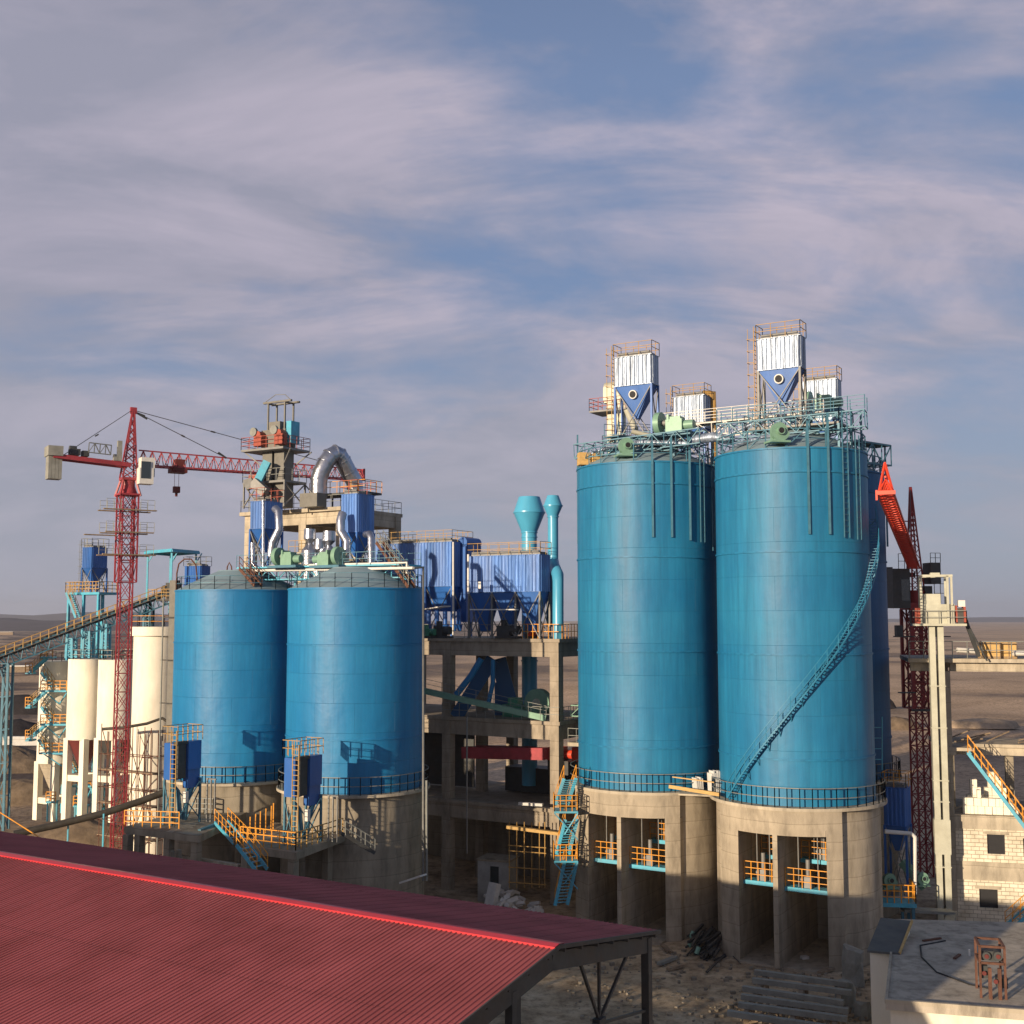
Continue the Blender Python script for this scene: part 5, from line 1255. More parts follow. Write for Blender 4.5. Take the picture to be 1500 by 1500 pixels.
# pipe rack
t = thing('pipe_rack', G(1170,1470,0), 'row of grey concrete pillars lying on low supports in the yard', 'rack')
Zp = 1.5
for i in range(6):
    jx = (0,4,-3,2,5,-4)[i]; a = G(1108-7*i+jx, 1424+12.0*i, Zp); b = G(1242-1.5*i+jx, 1442+13.0*i-jx*.3, Zp)
    m = MB(); m.beam(lerp(a,b,-.02), lerp(a,b,1.0+.02*(i%2)), .34, .3); tag(m.build('concrete_pile', M['pale_pipe']), 'grey concrete pile lying in the yard', 'pile', 'grey concrete piles lying in the yard')
    bpy.data.objects[-1] if False else None
ords = ['farthest of the six long grey piles lying in the yard, nearest the stair silo','second long grey pile from the stair silo','third long grey pile from the stair silo','fourth long grey pile from the stair silo','fifth long grey pile, next to the nearest one','nearest of the six long grey piles lying in the yard']
for i, o in enumerate(sorted([o for o in bpy.data.objects if o.name.startswith('concrete_pile')], key=lambda o: -o.location[1])): o['label'] = ords[i]
m = MB()
for k in (.12,.55,.93):
    a = lerp(G(1108,1424,1.2), G(1242,1441,1.2), k); b = lerp(G(1108-35,1484,1.2), G(1242-8,1506,1.2), k)
    m.beam(a, b, .3, .24)
    for e in (.02,.35,.7,.98): q = lerp(a,b,e); m.beam((q[0],q[1],0), (q[0],q[1],1.1), .26)
m.build('bearer', M['plank'], t)
# block heap right of rack
for i, (px, py, sx, sy, h, dg, lb) in enumerate(((1250,1440,1.1,1.6,2.2,10,'tall pale broken concrete block by the stair silo'),(1238,1472,1.2,1.0,1.3,25,'squat pale concrete block in front of the tall broken one'),(1262,1490,1.0,.9,.8,50,'low grey rubble lump right of the lying piles'))):
    g = G(px,py,0); m = MB(Fr(g[0],g[1],0,dg))
    nx, ny = 3, 3; v = []
    for k in range(4):
        z = h*k/3
        for j in range(8):
            a = 2*pi*j/8+pi/8; r = 1+rnd(-.12,.12); v.append((sx*.62*cos(a)*r*(1-.1*k/3), sy*.62*sin(a)*r*(1-.1*k/3), z+(rnd(-.15,.25) if k == 3 else 0)))
    m.add(v, [(k*8+j, k*8+(j+1)%8, (k+1)*8+(j+1)%8, (k+1)*8+j) for k in range(3) for j in range(8)]+[tuple(range(24,32))])
    tag(m.build('broken_concrete', M['pale_pipe']), lb, 'rubble')
# dark scrap bars
t = thing('scrap_pile', G(1030,1400,0), 'heap of dark steel bars and pipes before the joint of the tall silos', 'scrap')
m = MB()
for i in range(44):
    g = G(rnd(1004,1048), rnd(1384,1412), 0); a = radians(rnd(48,68)); Lh = rnd(1.5,3.2); z = rnd(.05,1.0)
    m.beam((g[0],g[1],z), (g[0]+Lh*cos(a),g[1]+Lh*sin(a),z+rnd(-.1,.5)), rnd(.08,.2))
m.build('bars', M['darksteel'], t)
for p in ((1012,1384),(1020,1408),(1009,1398)): g = G(p[0],p[1],0); MB().tube((g[0],g[1],.5), (g[0]+.2,g[1]+.1,.95), .16, 10).build('green_fitting', M['green'], t)
n = 0
pl = [((1035,1424),(1062,1398),.16,'dark','dark pole lying against the right side of the scrap heap'),((965,1412),(990,1402),.35,'pale_pipe','broken trough lying left of the scrap heap'),((978,1420),(1000,1414),.3,'plank','plank lying in front of the broken trough'),((970,1384),(978,1392),.3,'plank','short plank near the foot of the left tall silo'),((985,1395),(975,1386),.18,'plank','thin stick crossing the short plank by the silo'),((1200,1425),(1222,1418),.3,'plank','board lying before the stair silo pier'),((1065,1392),(1085,1412),.06,'dark','thin black hose lying before the stair silo bay')]
for a, b, w_, mt, lb in pl:
    m = MB(); m.beam(G(a[0],a[1],.15), G(b[0],b[1],.2), w_, w_*.6); tag(m.build('loose_plank' if mt != 'dark' else 'loose_pole', M['darksteel' if mt == 'dark' else mt]), lb, 'plank' if mt != 'dark' else 'pole')
m = MB()
for i in range(420):
    px = rnd(830,1290); py = rnd(1385,1500)
    g = G(px, py, 0); s_ = rnd(.05,.22)
    m.cbox((g[0],g[1],-.05), s_*1.6, s_, s_, rnd(0,90))
struct(m.build('gravel', M['concrete_d']), 'stuff')
m = MB()
for i in range(90):
    g = G(rnd(1080,1270), rnd(1480,1520), 0); m.beam((g[0],g[1],rnd(0,.3)), (g[0]+rnd(-.8,.8),g[1]+rnd(-.8,.8),rnd(.05,.5)), rnd(.05,.16))
o = m.build('yard_litter', M['plank']); struct(o, 'stuff')
g = G(1112,1392+9,0); m = MB(); m.cbox((g[0]+3.0,g[1]-1.0,0), .5, .4, .3, 20); tag(m.build('white_brick', M['foam']), 'white brick lying in the right bay of the stair silo', 'brick')
# boards on the ledge between silos
def boards(px, py, Y, n, lb, h, deg):
    q = W(px,py,Y); m = MB(Fr(q[0],q[1],LEDGE,deg))
    for i in range(n): m.add(*_bd(i*.16, rnd(.75,1)*h))
    tag(m.build('insulation_boards', M['foam']), lb, 'boards', 'white boards leaning where the silo ledges meet')
def _bd(x, h):
    v = [(x+a,b+c*.25/2.0,z) for z, c in ((0,0),(h,1)) for a, b in ((0,0),(.1,0),(.1,.7),(0,.7))]
    return v, [(3,2,1,0),(4,5,6,7),(0,1,5,4),(1,2,6,5),(2,3,7,6),(3,0,4,7)]
boards(1044,1158,90.0,7,'tall white boards leaning on the stair silo where the ledges meet',1.9,20)
boards(1021,1143,91.5,4,'short white boards left of the taller ones on the silo ledge',1.2,20)
m = MB(); m.beam(W(980,1152,90.4), W(1054,1164,88.4), .1, .25); m.beam(W(985,1138,90.4), W(1046,1146,88.6), .08); tag(m.build('ledge_plank', M['wood']), 'long planks bridging the two tall silo ledges', 'plank')
q = W(1032,1160,91); m = MB(); m.add([(q[0]-2.0,q[1]-.3,LEDGE-.1),(q[0]+1.0,q[1]-1.3,LEDGE-.1),(q[0]+1.4,q[1]+.8,LEDGE-.1),(q[0]-1.4,q[1]+1.2,LEDGE-.1),(q[0]-2.0,q[1]-.3,LEDGE+.03),(q[0]+1.0,q[1]-1.3,LEDGE+.03),(q[0]+1.4,q[1]+.8,LEDGE+.03),(q[0]-1.4,q[1]+1.2,LEDGE+.03)], [(3,2,1,0),(4,5,6,7),(0,1,5,4),(1,2,6,5),(2,3,7,6),(3,0,4,7)]); tag(m.build('bridging_slab', M['concrete_w']), 'small slab joining the two tall silo ledges under the white boards', 'slab')

# ------------------------------------------------------------------ loading platforms before the squat silos
def loading(name, poly_px, zt, label, legs, rails):
    pts = [G(px,py,zt) for px, py in poly_px]; t = thing(name, (pts[0][0],pts[0][1],0), label, 'platform', 'concrete loading platforms')
    m = MB(); slab(m, pts, zt-.5, zt); m.build('slab', M['concrete_d'], t)
    for px, py in legs:
        g = G(px,py,zt); m = MB(); m.cbox((g[0],g[1],0), .55, .55, zt-.502, GRID); m.build('column', M['concrete_d'], t)
    for seg, mt in rails:
        m = MB(); m.rail([G(px,py,zt) for px, py in seg], 1.2, .7, .07, 2); m.build('railing', M[mt], t)
    return t
p1_ = loading('loading_platform', [(182,1211),(292,1224),(330,1206),(368,1186),(300,1176),(262,1190)], 8.6, 'concrete loading platform with a stair in front of the left squat silo', [(188,1212),(248,1217),(288,1221),(352,1191),(205,1212)], [([(182,1211),(262,1214)],'yellow'),([(255,1190),(312,1193),(322,1181)],'grail')])
p2_ = loading('loading_platform', [(352,1238),(434,1249),(506,1222),(508,1205),(400,1205)], 8.1, 'concrete loading platform with bright yellow railing in front of the right squat silo', [(362,1238),(430,1246),(440,1222),(480,1222)], [([(352,1236),(433,1246)],'yellow'),([(433,1246),(502,1223)],'ochre')])
stair(p1_, G(352,1234,8.0), G(324,1204,8.9), 1.0, 'cyan', 'yellow', 'stair')
stair(p1_, W(384,1275,81), W(354,1236,82), 1.0, 'cyan', 'yellow', 'stair')
m = MB(); m.beam(G(322,1206,8.7), G(292,1218,8.55), .25, .3); m.build('edge_beam', M['steel_b'], p1_)
t = thing('yellow_stair', W(520,1240,88), 'grey railed stair running down to the right from the yellow railed platform', 'stair')
stair(t, W(546,1248,88.0), W(503,1222,87.0), .9, 'darksteel', 'grail')
m = MB()
for i, px in enumerate((366,374,381,389,397,400)):
    q = G(px,1225-i*1.8,8.1); m.beam(q, add3(q,(0,0,1.4+.12*i)), .08)
tag(m.build('yellow_posts', M['yellow']), 'row of loose yellow posts on the right loading platform', 'posts')
m = MB(); 
wl = [G(262,1262,5), G(340,1275,5)]
t = thing('retaining_wall', G(300,1300,0), 'pale concrete wall under the left loading platform', 'wall')
q0, q1 = W(250,1240,90), W(352,1246,86); m.beam((q0[0],q0[1],3.4), (q1[0],q1[1],3.4), .4, 6.6); m.build('wall_face', M['concrete_w'], t)
for px, Y in ((252,84),(262,84.5)):
    q = W(px,1240,Y); m = MB(); m.cbox((q[0],q[1],0), .3, .3, 8.0, GRID); m.build('pier', M['concrete_d'], t)
# tall legged blue filters
GT = 'tall legged blue filters by the squat silos'
def legged(px, Y, zb, label):
    x = (px-750)/F*Y/1.02; f = Fr(x, Y, 0, GRID)
    t = thing('legged_filter', (x,Y,zb), label, 'dust filter', GT)
    m = MB(f); m.box(0,1.0,0,.75,zb+3.3,zb+6.0); m.box(.03,.97,-.04,0,zb+3.4,zb+5.9); m.build('near_casing', M['royal'], t)
    m = MB(f); m.box(.75,1.3,1.2,2.4,zb+2.6,zb+5.8); m.box(.75,1.5,1.0,2.3,zb+4.0,zb+6.1); m.build('rear_casing', M['royal'], t)
    m = MB(f); m.box(1.05,1.5,-.1,.95,zb+5.95,zb+6.15); m.box(1.06,1.35,.1,.9,zb+3.4,zb+5.94); m.build('grille', M['darksteel'], t)
    for x_, y_ in ((0.05,.05),(.95,.05),(.05,2.3),(1.45,2.3)): m = MB(f); m.beam((x_,y_,zb), (x_,y_,zb+3.3), .14); m.build('leg', M['steel_b'], t)
    m = MB(f)
    for a, b in (((.05,0,zb+.3),(.95,0,zb+3.1)),((.95,0,zb+.3),(.05,0,zb+3.1)),((1.45,0,zb+.3),(1.45,2.3,zb+3.1)),((1.45,2.3,zb+.3),(.95,0,zb+3.1)),((.05,2.3,zb),(1.45,2.3,zb+2.5))): m.beam(a, b, .07)
    m.build('bracing', M['steel_b'], t)
    m = MB(f); m.ladder((1.3,-.3,zb), (1.3,-.3,zb+7.0), .55, .06, .35); m.build('ladder', M['ochre'], t)
    m = MB(f)
    m.path([(.5,.4,zb+3.3),(.5,.4,zb+2.9),(.9,.6,zb+2.4),(1.0,.8,zb+.4)], .18, 10); m.path([(1.1,1.8,zb+2.6),(1.2,1.5,zb+2.3),(1.2,1.2,zb+1.8),(1.1,1.1,zb+.3)], .2, 10); m.build('drop_pipe', M['steel_b'], t)
    m = MB(); m.rail([f((-.1,-.1,zb+6.15)), f((1.5,-.1,zb+6.15)), f((1.5,2.4,zb+6.15)), f((-.1,2.4,zb+6.15)), f((-.1,-.1,zb+6.15))], 1.1, .55, .05, 1); m.build('top_railing', M['ochre'], t)
    m = MB(f); m.box(1.15,1.5,.8,1.1,zb+1.6,zb+2.4); m.build('control_box', M['white'], t)
    m = MB(f)
    for x_ in (1.9,2.3,2.7): m.beam((x_,2.6,zb), (x_,2.6,zb+3.2), .09)
    m.beam((1.8,2.6,zb+3.2), (2.8,2.6,zb+3.2), .1); m.build('side_frame', M['grey'], t)
    return t
lf = legged(415, 85.6, 8.15, 'tall legged blue filter on the platform with the bright yellow railing')
d_ = sub3(W(240,1203,90.8), W(415,1218,85.6))
lf2 = dup(lf, (d_[0]-.1, d_[1], .5), 'tall legged blue filter on the left platform beside the scaffolded silo')
# ------------------------------------------------------------------ far left: cream silos
def cream_silo(px, Y, R, ytop, label, ybot=1082, hopc='maroon', legs=True, zb=None):
    c = W(px, 1000, Y); t = thing('cream_silo', (c[0],c[1],0), label, 'silo', 'cream blending silos')
    zt = W(px, ytop, Y)[2]; zb = W(px, ybot, Y)[2]
    m = MB(); m.lathe(c[0], c[1], [(R,zb),(R,zt)], 48); m.disc(c[0],c[1],zt,R,48); m.build('wall', M['cream'], t)
    m = MB(); m.lathe(c[0], c[1], [(.4,zb-3.6),(R*.92,zb+.1)], 32); m.build('hopper', M[hopc], t)
    if legs:
        for a in (20,110,200,290):
            x = c[0]+R*.86*cos(radians(a)); y = c[1]+R*.86*sin(radians(a)); m = MB(); m.cbox((x,y,0), .75, .75, zb+.15, GRID); m.build('leg', M['cream'], t)
        m = MB(); z = zb-4.4
        pts = [(c[0]+R*.86*cos(radians(a)), c[1]+R*.86*sin(radians(a)), z) for a in (20,110,200,290,20)]
        for a, b in zip(pts, pts[1:]): m.beam(a, b, .55, .7)
        m.build('ring_beam', M['cream'], t)
    m = MB(); m.rail([(c[0]+(R-.1)*cos(2*pi*i/12), c[1]+(R-.1)*sin(2*pi*i/12), zt) for i in range(13)], 1.1, 2, .06, 1); m.build('top_railing', M['grail'], t)
    return t, c, zt, zb
w1, c1, zt1, zb1 = cream_silo(85, 146, 2.15, 968, 'leftmost cream silo wrapped by a zigzag yellow railed stair', 1116, 'concrete_w')
cream_silo(126, 142, 2.05, 965, 'cream silo with maroon hopper right of the stair wrapped one')
cream_silo(172, 139, 2.15, 966, 'cream silo behind the red crane mast', 1082, 'darksteel')
cream_silo(196, 146, 2.3, 968, 'cream silo half hidden between the crane mast and the scaffolded silo', 1080, 'darksteel')
# stair round the leftmost silo
t = thing('silo_stair', (c1[0]-3,c1[1]-1,0), 'cyan zigzag stair with yellow railings climbing the leftmost cream silo', 'stair')
YW = 143.0
fl_ = [((68,965),(45,985)),((62,985),(78,1007)),((68,1012),(43,1035)),((62,1035),(78,1058)),((66,1063),(42,1083)),((58,1083),(70,1100)),((95,1105),(120,1150)),((134,1152),(152,1186))]
for a, b in fl_: stair(t, W(b[0],b[1],YW), W(a[0],a[1],YW), .9, 'cyan', 'ochre' , 'flight', (0,1,0), 12)
for x0, x1, py in ((62,100,1012),(62,100,1061),(60,108,1103),(62,80,963),(40,50,986),(40,50,1036),(40,50,1084),(108,136,1151)):
    a, b = W(x0,py,YW-.4), W(x1,py,YW-.4); m = MB(); m.beam(a, b, 1.3, .2); o = m.build('landing', M['cyan'], t)
    m = MB(); m.rail([add3(a,(0,-.6,0)), add3(b,(0,-.6,0))], 1.2, .8, .08, 2); m.build('landing_railing', M['yellow'], o)
    if x1-x0 > 20: m = MB(); m.beam(add3(a,(.3,0,-.1)), add3(lerp(a,b,.6),(0,.6,-1.6)), .12); m.beam(b, add3(lerp(a,b,.6),(0,.6,-1.6)), .12); m.build('bracket', M['cyan'], o)
for x0, x1, py, lb in ((70,84,1018+156,'low yellow railed platform under the leftmost cream silo'),(110,128,1180,'low yellow railed platform under the maroon hopper'),(153,168,1150,'yellow railed platform behind the crane mast')):
    a, b = W(x0,py,144), W(x1,py,144); t2 = thing('low_platform', a, lb, 'platform', 'low yellow railed platforms'); m = MB(); m.beam(a, b, 1.3, .2); m.build('deck', M['cyan'], t2)
    m = MB(); m.rail([add3(a,(0,-.6,0)), add3(b,(0,-.6,0))], 1.2, .7, .09, 2); m.build('railing', M['yellow'], t2)
    m = MB(); m.beam(a, (a[0],a[1],0), .15); m.beam(b, (b[0],b[1],0), .15); m.build('leg', M['cyan'], t2)
# scaffolded silo
c = W(228, 1000, 122); t = thing('cream_silo', (c[0],c[1],0), 'tallest cream silo with scaffolding round its lower half', 'silo', 'cream blending silos')
zt = W(228,918,122)[2]; R = 2.25
m = MB(); m.lathe(c[0], c[1], [(R,0),(R,zt)], 56); m.disc(c[0],c[1],zt,R,56); m.build('wall', M['cream'], t)
m = MB(); m.lathe(c[0], c[1], [(R+.02,zt-.9),(R+.35,zt-.9),(R+.35,zt),(R,zt)], 56); m.build('top_band', M['cream'], t)
m = MB(); m.rail([(c[0]+(R+.3)*cos(2*pi*i/12), c[1]+(R+.3)*sin(2*pi*i/12), zt) for i in range(13)], 1.1, 2, .06, 1); m.build('top_railing', M['yellow'], t)
t = thing('pole_scaffold', (c[0],c[1],0), 'pole scaffold wrapped round the lower half of the tallest cream silo', 'scaffold')
m = MB(); h = W(228,1068,119)[2]
f = Fr(c[0],c[1],0,GRID)
for i in range(9):
    for j in range(9):
        if i in (0,8,7) or j in (0,1,8):
            x = -3.5+i*.88; y = -3.6+j*.9
            if x*x+y*y < 5.6: continue
            m.beam(f((x,y,0)), f((x+rnd(-.1,.1),y,h+rnd(-.6,.5))), .065)
for k in range(7):
    z = .9+k*1.6
    for y in (-3.6,-2.7,3.6): m.beam(f((-3.8,y,z)), f((3.9,y,z+rnd(-.1,.1))), .06)
    for x in (-3.5,3.5,2.7): m.beam(f((x,-3.9,z)), f((x,3.9,z)), .06)
for a, b in ((-3.5,0),(0,3.5),(3.5,0)): m.beam(f((a,-3.62,0)), f((b,-3.62,h*.6)), .06); m.beam(f((b,-3.62,h*.4)), f((a,-3.62,h)), .06)
m.build('poles', M['rust'], t)
m = MB()
for z in (2.6,5.8,9): m.beam(f((-3.8,-3.2,z)), f((3.8,-3.2,z)), .8, .08)
m.build('plank', M['plank'], t)
pipe('dark_hose', [W(150,1068,117), W(180,1066,117), W(215,1060,117.5), W(238,1052,118), W(246,1058,118)], .14, 'pipe', 'dark hose sagging over the top of the scaffold')
# vertical pipes & steel shaft right of tallest cream silo
t = thing('service_tower', W(250,1100,112), 'slim dark steel service tower between the tallest cream silo and the squat silo', 'tower')
q = W(251,1000,113); f = Fr(q[0],q[1],0,GRID)
m = MB(f); m.box(-.45,.35,-.1,.5,0,W(250,850,113)[2]); m.build('shaft', M['beige'], t)
m = MB(f)
for x in (-.9,.7,1.0): m.tube((x,-.4,0), (x,-.4,26.0), .07, 8)
m.build('riser_pipe', M['grail'], t)
m = MB(f)
for z in (8,12,16,20,24): m.box(-1.0,1.2,-.45,-.35,z,z+.1)
m.build('pipe_clamp', M['darksteel'], t)
pipe('hooped_pipe', [W(259,880,108.5), W(259,840,108.5), W(262,826,108.5), W(270,819,108.5), W(280,819,108.5), W(287,828,108.5), W(289,850,108.5)], .07, 'rust', 'thin rusty pipe arching like a hoop over the left squat silo')
pipe('hooped_pipe', [W(332,842,106), W(333,830,106), W(336,824,106), W(339,830,106), W(340,842,106)], .06, 'rust', 'small rusty hoop on the cone of the left squat silo')
# ------------------------------------------------------------------ inclined conveyor
a = W(-30, 972, 138); b = W(262, 862, 146)
t = thing('inclined_conveyor', a, 'long inclined belt conveyor on a blue truss rising from the left edge', 'conveyor')
m = MB(); m.truss((a[0],a[1],a[2]-1.4), (b[0],b[1],b[2]-1.4), 1.7, 1.35, 30, .13, .08); m.build('truss', M['steel_b'], t)
m = MB(); m.beam(add3(a,(0,0,.25)), add3(b,(0,0,.25)), 1.0, .1); m.build('belt', M['black'], t)
m = MB(); ax = norm(sub3(b,a)); r = norm(cross(ax,(0,0,1)))
for s_ in (-1,1): o = mul3(r, s_*.62); m.beam(add3(add3(a,o),(0,0,-.05)), add3(add3(b,o),(0,0,-.05)), .08, .7)
m.build('side_frame', M['pipe'], t)
m = MB()
for i in range(64):
    p = lerp(a,b,i/63); m.beam(add3(p,mul3(r,-.6)), add3(add3(p,mul3(r,.6)),(0,0,0)), .12)
m.build('idler_roller', M['rust'], t)
m = MB()
for s_ in (-1,1): o = mul3(r, s_*1.05); o = (o[0],o[1],-.05); m.rail([add3(a,o), add3(b,o)], 1.0, 1.0, .075, 1)
m.build('railing', M['ochre'], t)
m = MB()
for s_ in (-1,1): o = mul3(r, s_*.9); m.beam(add3(add3(a,o),(0,0,-.08)), add3(add3(b,o),(0,0,-.08)), .4, .06)
m.build('walkway', M['grey'], t)
# trestles
def trestle(px, Y, ytop, w_, label, mt='steel_b', group='conveyor trestles', dy=1.4, z0_=0):
    p = W(px, ytop, Y); t = thing('conveyor_trestle', (p[0],p[1],z0_), label, 'trestle', group); h = p[2]-z0_
    f = Fr(p[0],p[1],z0_,0)
    L_ = [((-w_/2,-dy/2),(-w_/2*.8,-dy/2)),((w_/2,-dy/2),(w_/2*.8,-dy/2)),((-w_/2,dy/2),(-w_/2*.8,dy/2)),((w_/2,dy/2),(w_/2*.8,dy/2))]
    for q0, q1 in L_: m = MB(f); m.beam((q0[0],q0[1],0), (q1[0],q1[1],h), .26); m.build('leg', M[mt], t)
    m = MB(f); n = 5
    for i in range(n):
        z0 = h*i/n; z1 = h*(i+1)/n
        for y in (-dy/2,dy/2):
            m.beam((-w_/2*.95,y,z0), (w_/2*.85,y,z1), .1) if i % 2 else m.beam((w_/2*.95,y,z0), (-w_/2*.85,y,z1), .1)
            m.beam((-w_/2*.9,y,z1), (w_/2*.9,y,z1), .1)
    m.build('bracing', M[mt], t); return t
trestle(9, 138.5, 972, 1.3, 'blue trestle holding the conveyor at the left edge', 'steel_b')
trestle(105, 141.4, 935, .7, 'cyan trestle under the conveyor above the stair wrapped silo', 'cyan', z0_=19.3)
trestle(130, 142.2, 925, .8, 'cyan trestle under the conveyor above the maroon hopper silo', 'cyan', z0_=19.3)
trestle(156, 143, 914, .5, 'slim cyan trestle left of the crane mast', 'cyan', z0_=19.3)
trestle(218, 144.8, 893, .9, 'blue trestle near the top end of the conveyor', 'steel_b')
# far-left platform with blue filter
p = W(134, 868, 150); f = Fr(p[0],p[1],0,GRID); zq = p[2]
t = thing('filter_platform', p, 'cyan platform with faded yellow railing carrying the lone left filter', 'platform')
m = MB(f); m.box(-3.0,3.2,-1.5,1.8,zq-.3,zq); m.build('deck', M['cyan'], t)
m = MB(); m.rail([f((-3,1.8,zq)), f((-3,-1.5,zq)), f((3.2,-1.5,zq)), f((3.2,1.8,zq))], 1.3, .6, .08, 2); m.build('railing', M['ochre'], t)
for x, y in ((-2.6,-1.3),(0.2,-1.3),(2.9,-1.3),(0.2,1.6)): m = MB(f); m.beam((x,y,0), (x,y,zq-.3), .3); m.build('leg', M['cyan'], t)
stair(t, W(114,905,148), W(100,868,148), .9, 'cyan', 'ochre', 'stair', (.3,.9,0))
bag_filter(Fr(*f((-.8,-.9,0))[:2],0,GRID), 1.75, 2.4, zq+3.1, zq+5.6, zq+.9, zq, 'lone blue filter on a cyan platform at the far left', 'royal', 'royal', railm='grail')
# canopy over the conveyor head
t = thing('canopy', W(250,860,124), 'cyan flat canopy on posts over the conveyor head', 'canopy')
c0, c1_, c2, c3 = W(212,807,121), W(253,806,119), W(291,815,126), W(236,808,130)
pl_ = [W(212,807,145), W(252,806,140), W(292,815,145), W(250,808,150)]
m = MB(); zr = pl_[0][2]; q = [(p[0],p[1],zr) for p in pl_]
slab(m, q, zr-.12, zr); m.build('roof', M['cyan'], t)
m = MB()
for a, b in zip(q, q[1:]+q[:1]): m.beam(add3(a,(0,0,-.25)), add3(b,(0,0,-.25)), .16, .25)
m.build('edge_beam', M['cyan'], t)
for p, zb in ((lerp(q[0],q[2],.06),24.0),(lerp(q[1],q[3],.1),24.0),(lerp(q[2],q[0],.06),24.0),(lerp(q[3],q[1],.1),24)):
    m = MB(); m.beam((p[0],p[1],zb), (p[0],p[1],zr-.3), .2); m.beam((p[0],p[1],zr-1.5), (p[0]+.7,p[1],zr-.3), .12); m.build('post', M['cyan'], t)
p = W(252,878,145); f = Fr(p[0],p[1],0,GRID); zq = p[2]
t = thing('head_house', p, 'dark conveyor head house with yellow railing under the cyan canopy', 'machine')
m = MB(f); m.box(-2.4,5.0,-1.6,2.6,zq-.2,zq); m.build('deck', M['darksteel'], t)
m = MB(f); m.box(-.4,.7,-.7,.8,zq,zq+2.0); m.tube((-.6,-.8,zq+1.2), (-.6,.9,zq+1.2), .5, 16); m.build('head_drum', M['darksteel'], t)
m = MB(); m.rail([f((-2.4,-1.6,zq)), f((3,-1.6,zq)), f((3,2.4,zq))], 1.2, .8, .06, 2); m.build('railing', M['ochre'], t)
m = MB(f)
for x, y in ((-2.2,-1.4),(2.8,-1.4),(2.8,2.2)): m.beam((x,y,0), (x,y,zq-.2), .28)
m.build('leg', M['darksteel'], t)
p = W(270,858,143); f = Fr(p[0],p[1],0,GRID)
t = bag_filter(f, 2.6, 1.6, p[2]+.2, p[2]+2.3, p[2]-1.2, zq+.01, 'low blue filter just right of the canopy post behind the left squat silo', 'royal', 'royal', railm='grail', lad=False)
# big dark pipe with posts
t = thing('overland_pipe', W(100,1200,110), 'long dark pipe on thin cyan posts crossing before the cream silos', 'pipe')
pts = [W(20,1222,100), W(80,1209,101.5), W(150,1192,103), W(205,1174,104.5), W(242,1160,105.5)]
m = MB(); m.path(pts, .3, 14); m.build('pipe_run', M['pipe'], t)
for px, py in ((100,1204),(152,1192)):
    q = W(px,py,102.3); m = MB(); m.beam((q[0],q[1],0), (q[0],q[1],q[2]), .12); m.build('post', M['cyan'], t)
pipe('yellow_handline', [W(0,1190,96), W(60,1228,90)], .05, 'yellow', 'slanting yellow rail at the left edge behind the red roof', 6, 'rail')
# yard clutter at left: dark heaps, low sheds far away
random.seed(8)
def heap(px, py, rx, ry, h, mt, lb, name='spoil_heap', cat='heap', grp=None):
    g = G(px,py,0); m = MB(); n = 28; k = 6; v = [(g[0],g[1],h)]
    for j in range(1, k+1):
        for i in range(n):
            a = 2*pi*i/n; rr = j/k*(1+.25*mn.noise(Vector((cos(a)*1.5+px, sin(a)*1.5, j*.2)))); v.append((g[0]+rx*rr*cos(a), g[1]+ry*rr*sin(a), h*max(0,(1-(j/k)**1.5))+ (.18*h*mn.noise(Vector((cos(a)*j, sin(a)*j, px))) if j < k else -1.2)))
    m.add(v, [(0,1+i,1+(i+1)%n) for i in range(n)]+[(1+(j-1)*n+i, 1+j*n+i, 1+j*n+(i+1)%n, 1+(j-1)*n+(i+1)%n) for j in range(1,k) for i in range(n)], True)
    tag(m.build(name, M[mt]), lb, cat, grp)
M['soil'] = mat('brown_spoil', (.20,.15,.10), .95, 0, .35, .5, .15, dirt=(.08,.06,.05), dirtamt=.7, spec=.1)
M['dust'] = mat('pale_spoil', (.42,.32,.22), .95, 0, .3, .5, .1, spec=.1)
M['coal'] = mat('coal_heap', (.035,.03,.03), .95, 0, .3, .5, .15, spec=.1)
heap(30,1040,14,7,4,'coal','black coal heap behind the left trestle')
heap(20,1075,10,6,3.0,'coal','lower black heap left of the stair wrapped silo')
heap(12,1120,9,5,3.2,'soil','brown spoil heap between the trestle and the cream silo')
heap(30,1165,8,4,2.2,'soil','pale brown heap behind the dark pipe')
heap(250,1235,7,4,2.4,'soil','brown heap beyond the left loading platform')
heap(120,1235,8,4,2.6,'soil','brown heap just beyond the red roof under the dark pipe')
heap(360,1200+6,5,3,7.6,'soil','dusty mound against the left squat silo base')
for (a_, b_, c_, d_, e_, f_, l_) in ((1292,1030,4,3,2.2,'coal','dark heap on the plain right of the shaded back silo'),(1310,1060,6,3,1.6,'soil','low brown heap beyond the red crane mast'),(1440,1058,9,4,.9,'dust','low spoil heap behind the block building'),(700,1040,8,4,1.8,'soil','low heap seen through the concrete platform')):
    heap(a_, b_, c_, d_, e_, f_, l_)
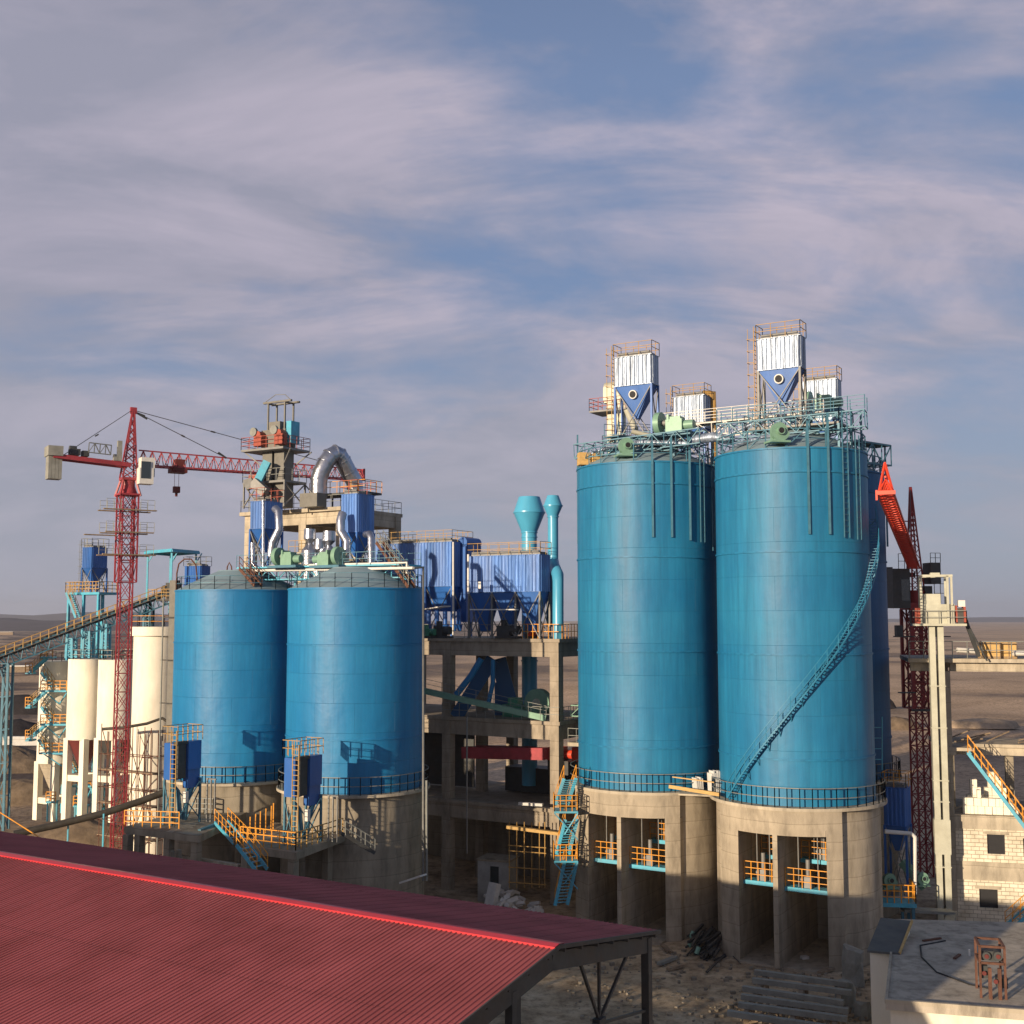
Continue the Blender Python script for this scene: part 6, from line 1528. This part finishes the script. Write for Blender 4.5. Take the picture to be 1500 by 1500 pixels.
for i in range(14):
    g = G(rnd(66,100), rnd(1172,1184), 0); m = MB(); m.cbox((0,0,0), rnd(.4,1.3), rnd(.3,.8), rnd(.2,.6), 0)
    o = m.build('rubble_block', M['pale_pipe']); o.location = (g[0],g[1],.25); o.rotation_euler = (rnd(-.3,.3),rnd(-.3,.3),rnd(0,3)); tag(o, 'grey rubble block lying under the leftmost cream silo', 'rubble', 'rubble under the leftmost cream silo')
hs = [(28,985,9,3,2.6,'long low white roofed shed on the plain at the far left'),(8,930,22,6,4,'pale low building far off at the left edge'),(60,913,30,8,5,'faint row of low buildings on the left horizon'),(30,1092,7,.3,1.2,'low pale wall on the plain left of the cream silos'),(826,915,40,8,5,'faint low building on the horizon between platform and tall silo'),(636,1096,6,.5,1.6,'low pale wall seen through the left bay of the concrete platform')]
for px, py, w_, d, h, lb in hs:
    g = G(px,py,0); t = thing('distant_building', g, lb, 'building')
    m = MB(); m.cbox(g, w_, d, h, rnd(-12,12)); m.build('wall', M['plank' if h > 1.3 else 'foam'], t)
    m = MB(); m.cbox((g[0],g[1],h), w_+.6, d+.6, .5, 0); m.build('roof', M['foam'], t)

# ------------------------------------------------------------------ haze
if HAZE > 0:
    hm = bpy.data.materials.new('haze'); hm.use_nodes = True; nt = hm.node_tree; nt.nodes.clear()
    o_ = nt.nodes.new('ShaderNodeOutputMaterial'); pv = nt.nodes.new('ShaderNodeVolumePrincipled'); pv.inputs['Density'].default_value = HAZE
    pv.inputs['Color'].default_value = (.80,.84,.95,1); pv.inputs['Anisotropy'].default_value = .2
    nt.links.new(pv.outputs[0], o_.inputs['Volume'])
    m = MB(); m.box(-9600,9600,-6300,10200,-40,140); struct(m.build('haze', hm), 'stuff')

# ------------------------------------------------------------------ camera & render settings
cd = bpy.data.cameras.new('camera'); cam = bpy.data.objects.new('camera', cd); COL.objects.link(cam)
cam.location = (0,0,CH); cam.rotation_euler = (radians(90)+PITCH, 0, 0)
cd.sensor_width = 36; cd.lens = 36*F/1500; cd.clip_start = .5; cd.clip_end = 20000
SC.camera = cam
SC.view_settings.view_transform = 'Standard'; SC.view_settings.look = 'None'; SC.view_settings.exposure = EXPO; SC.view_settings.gamma = 1
for o in bpy.data.objects:
    if '_w' in o.keys(): del o['_w']
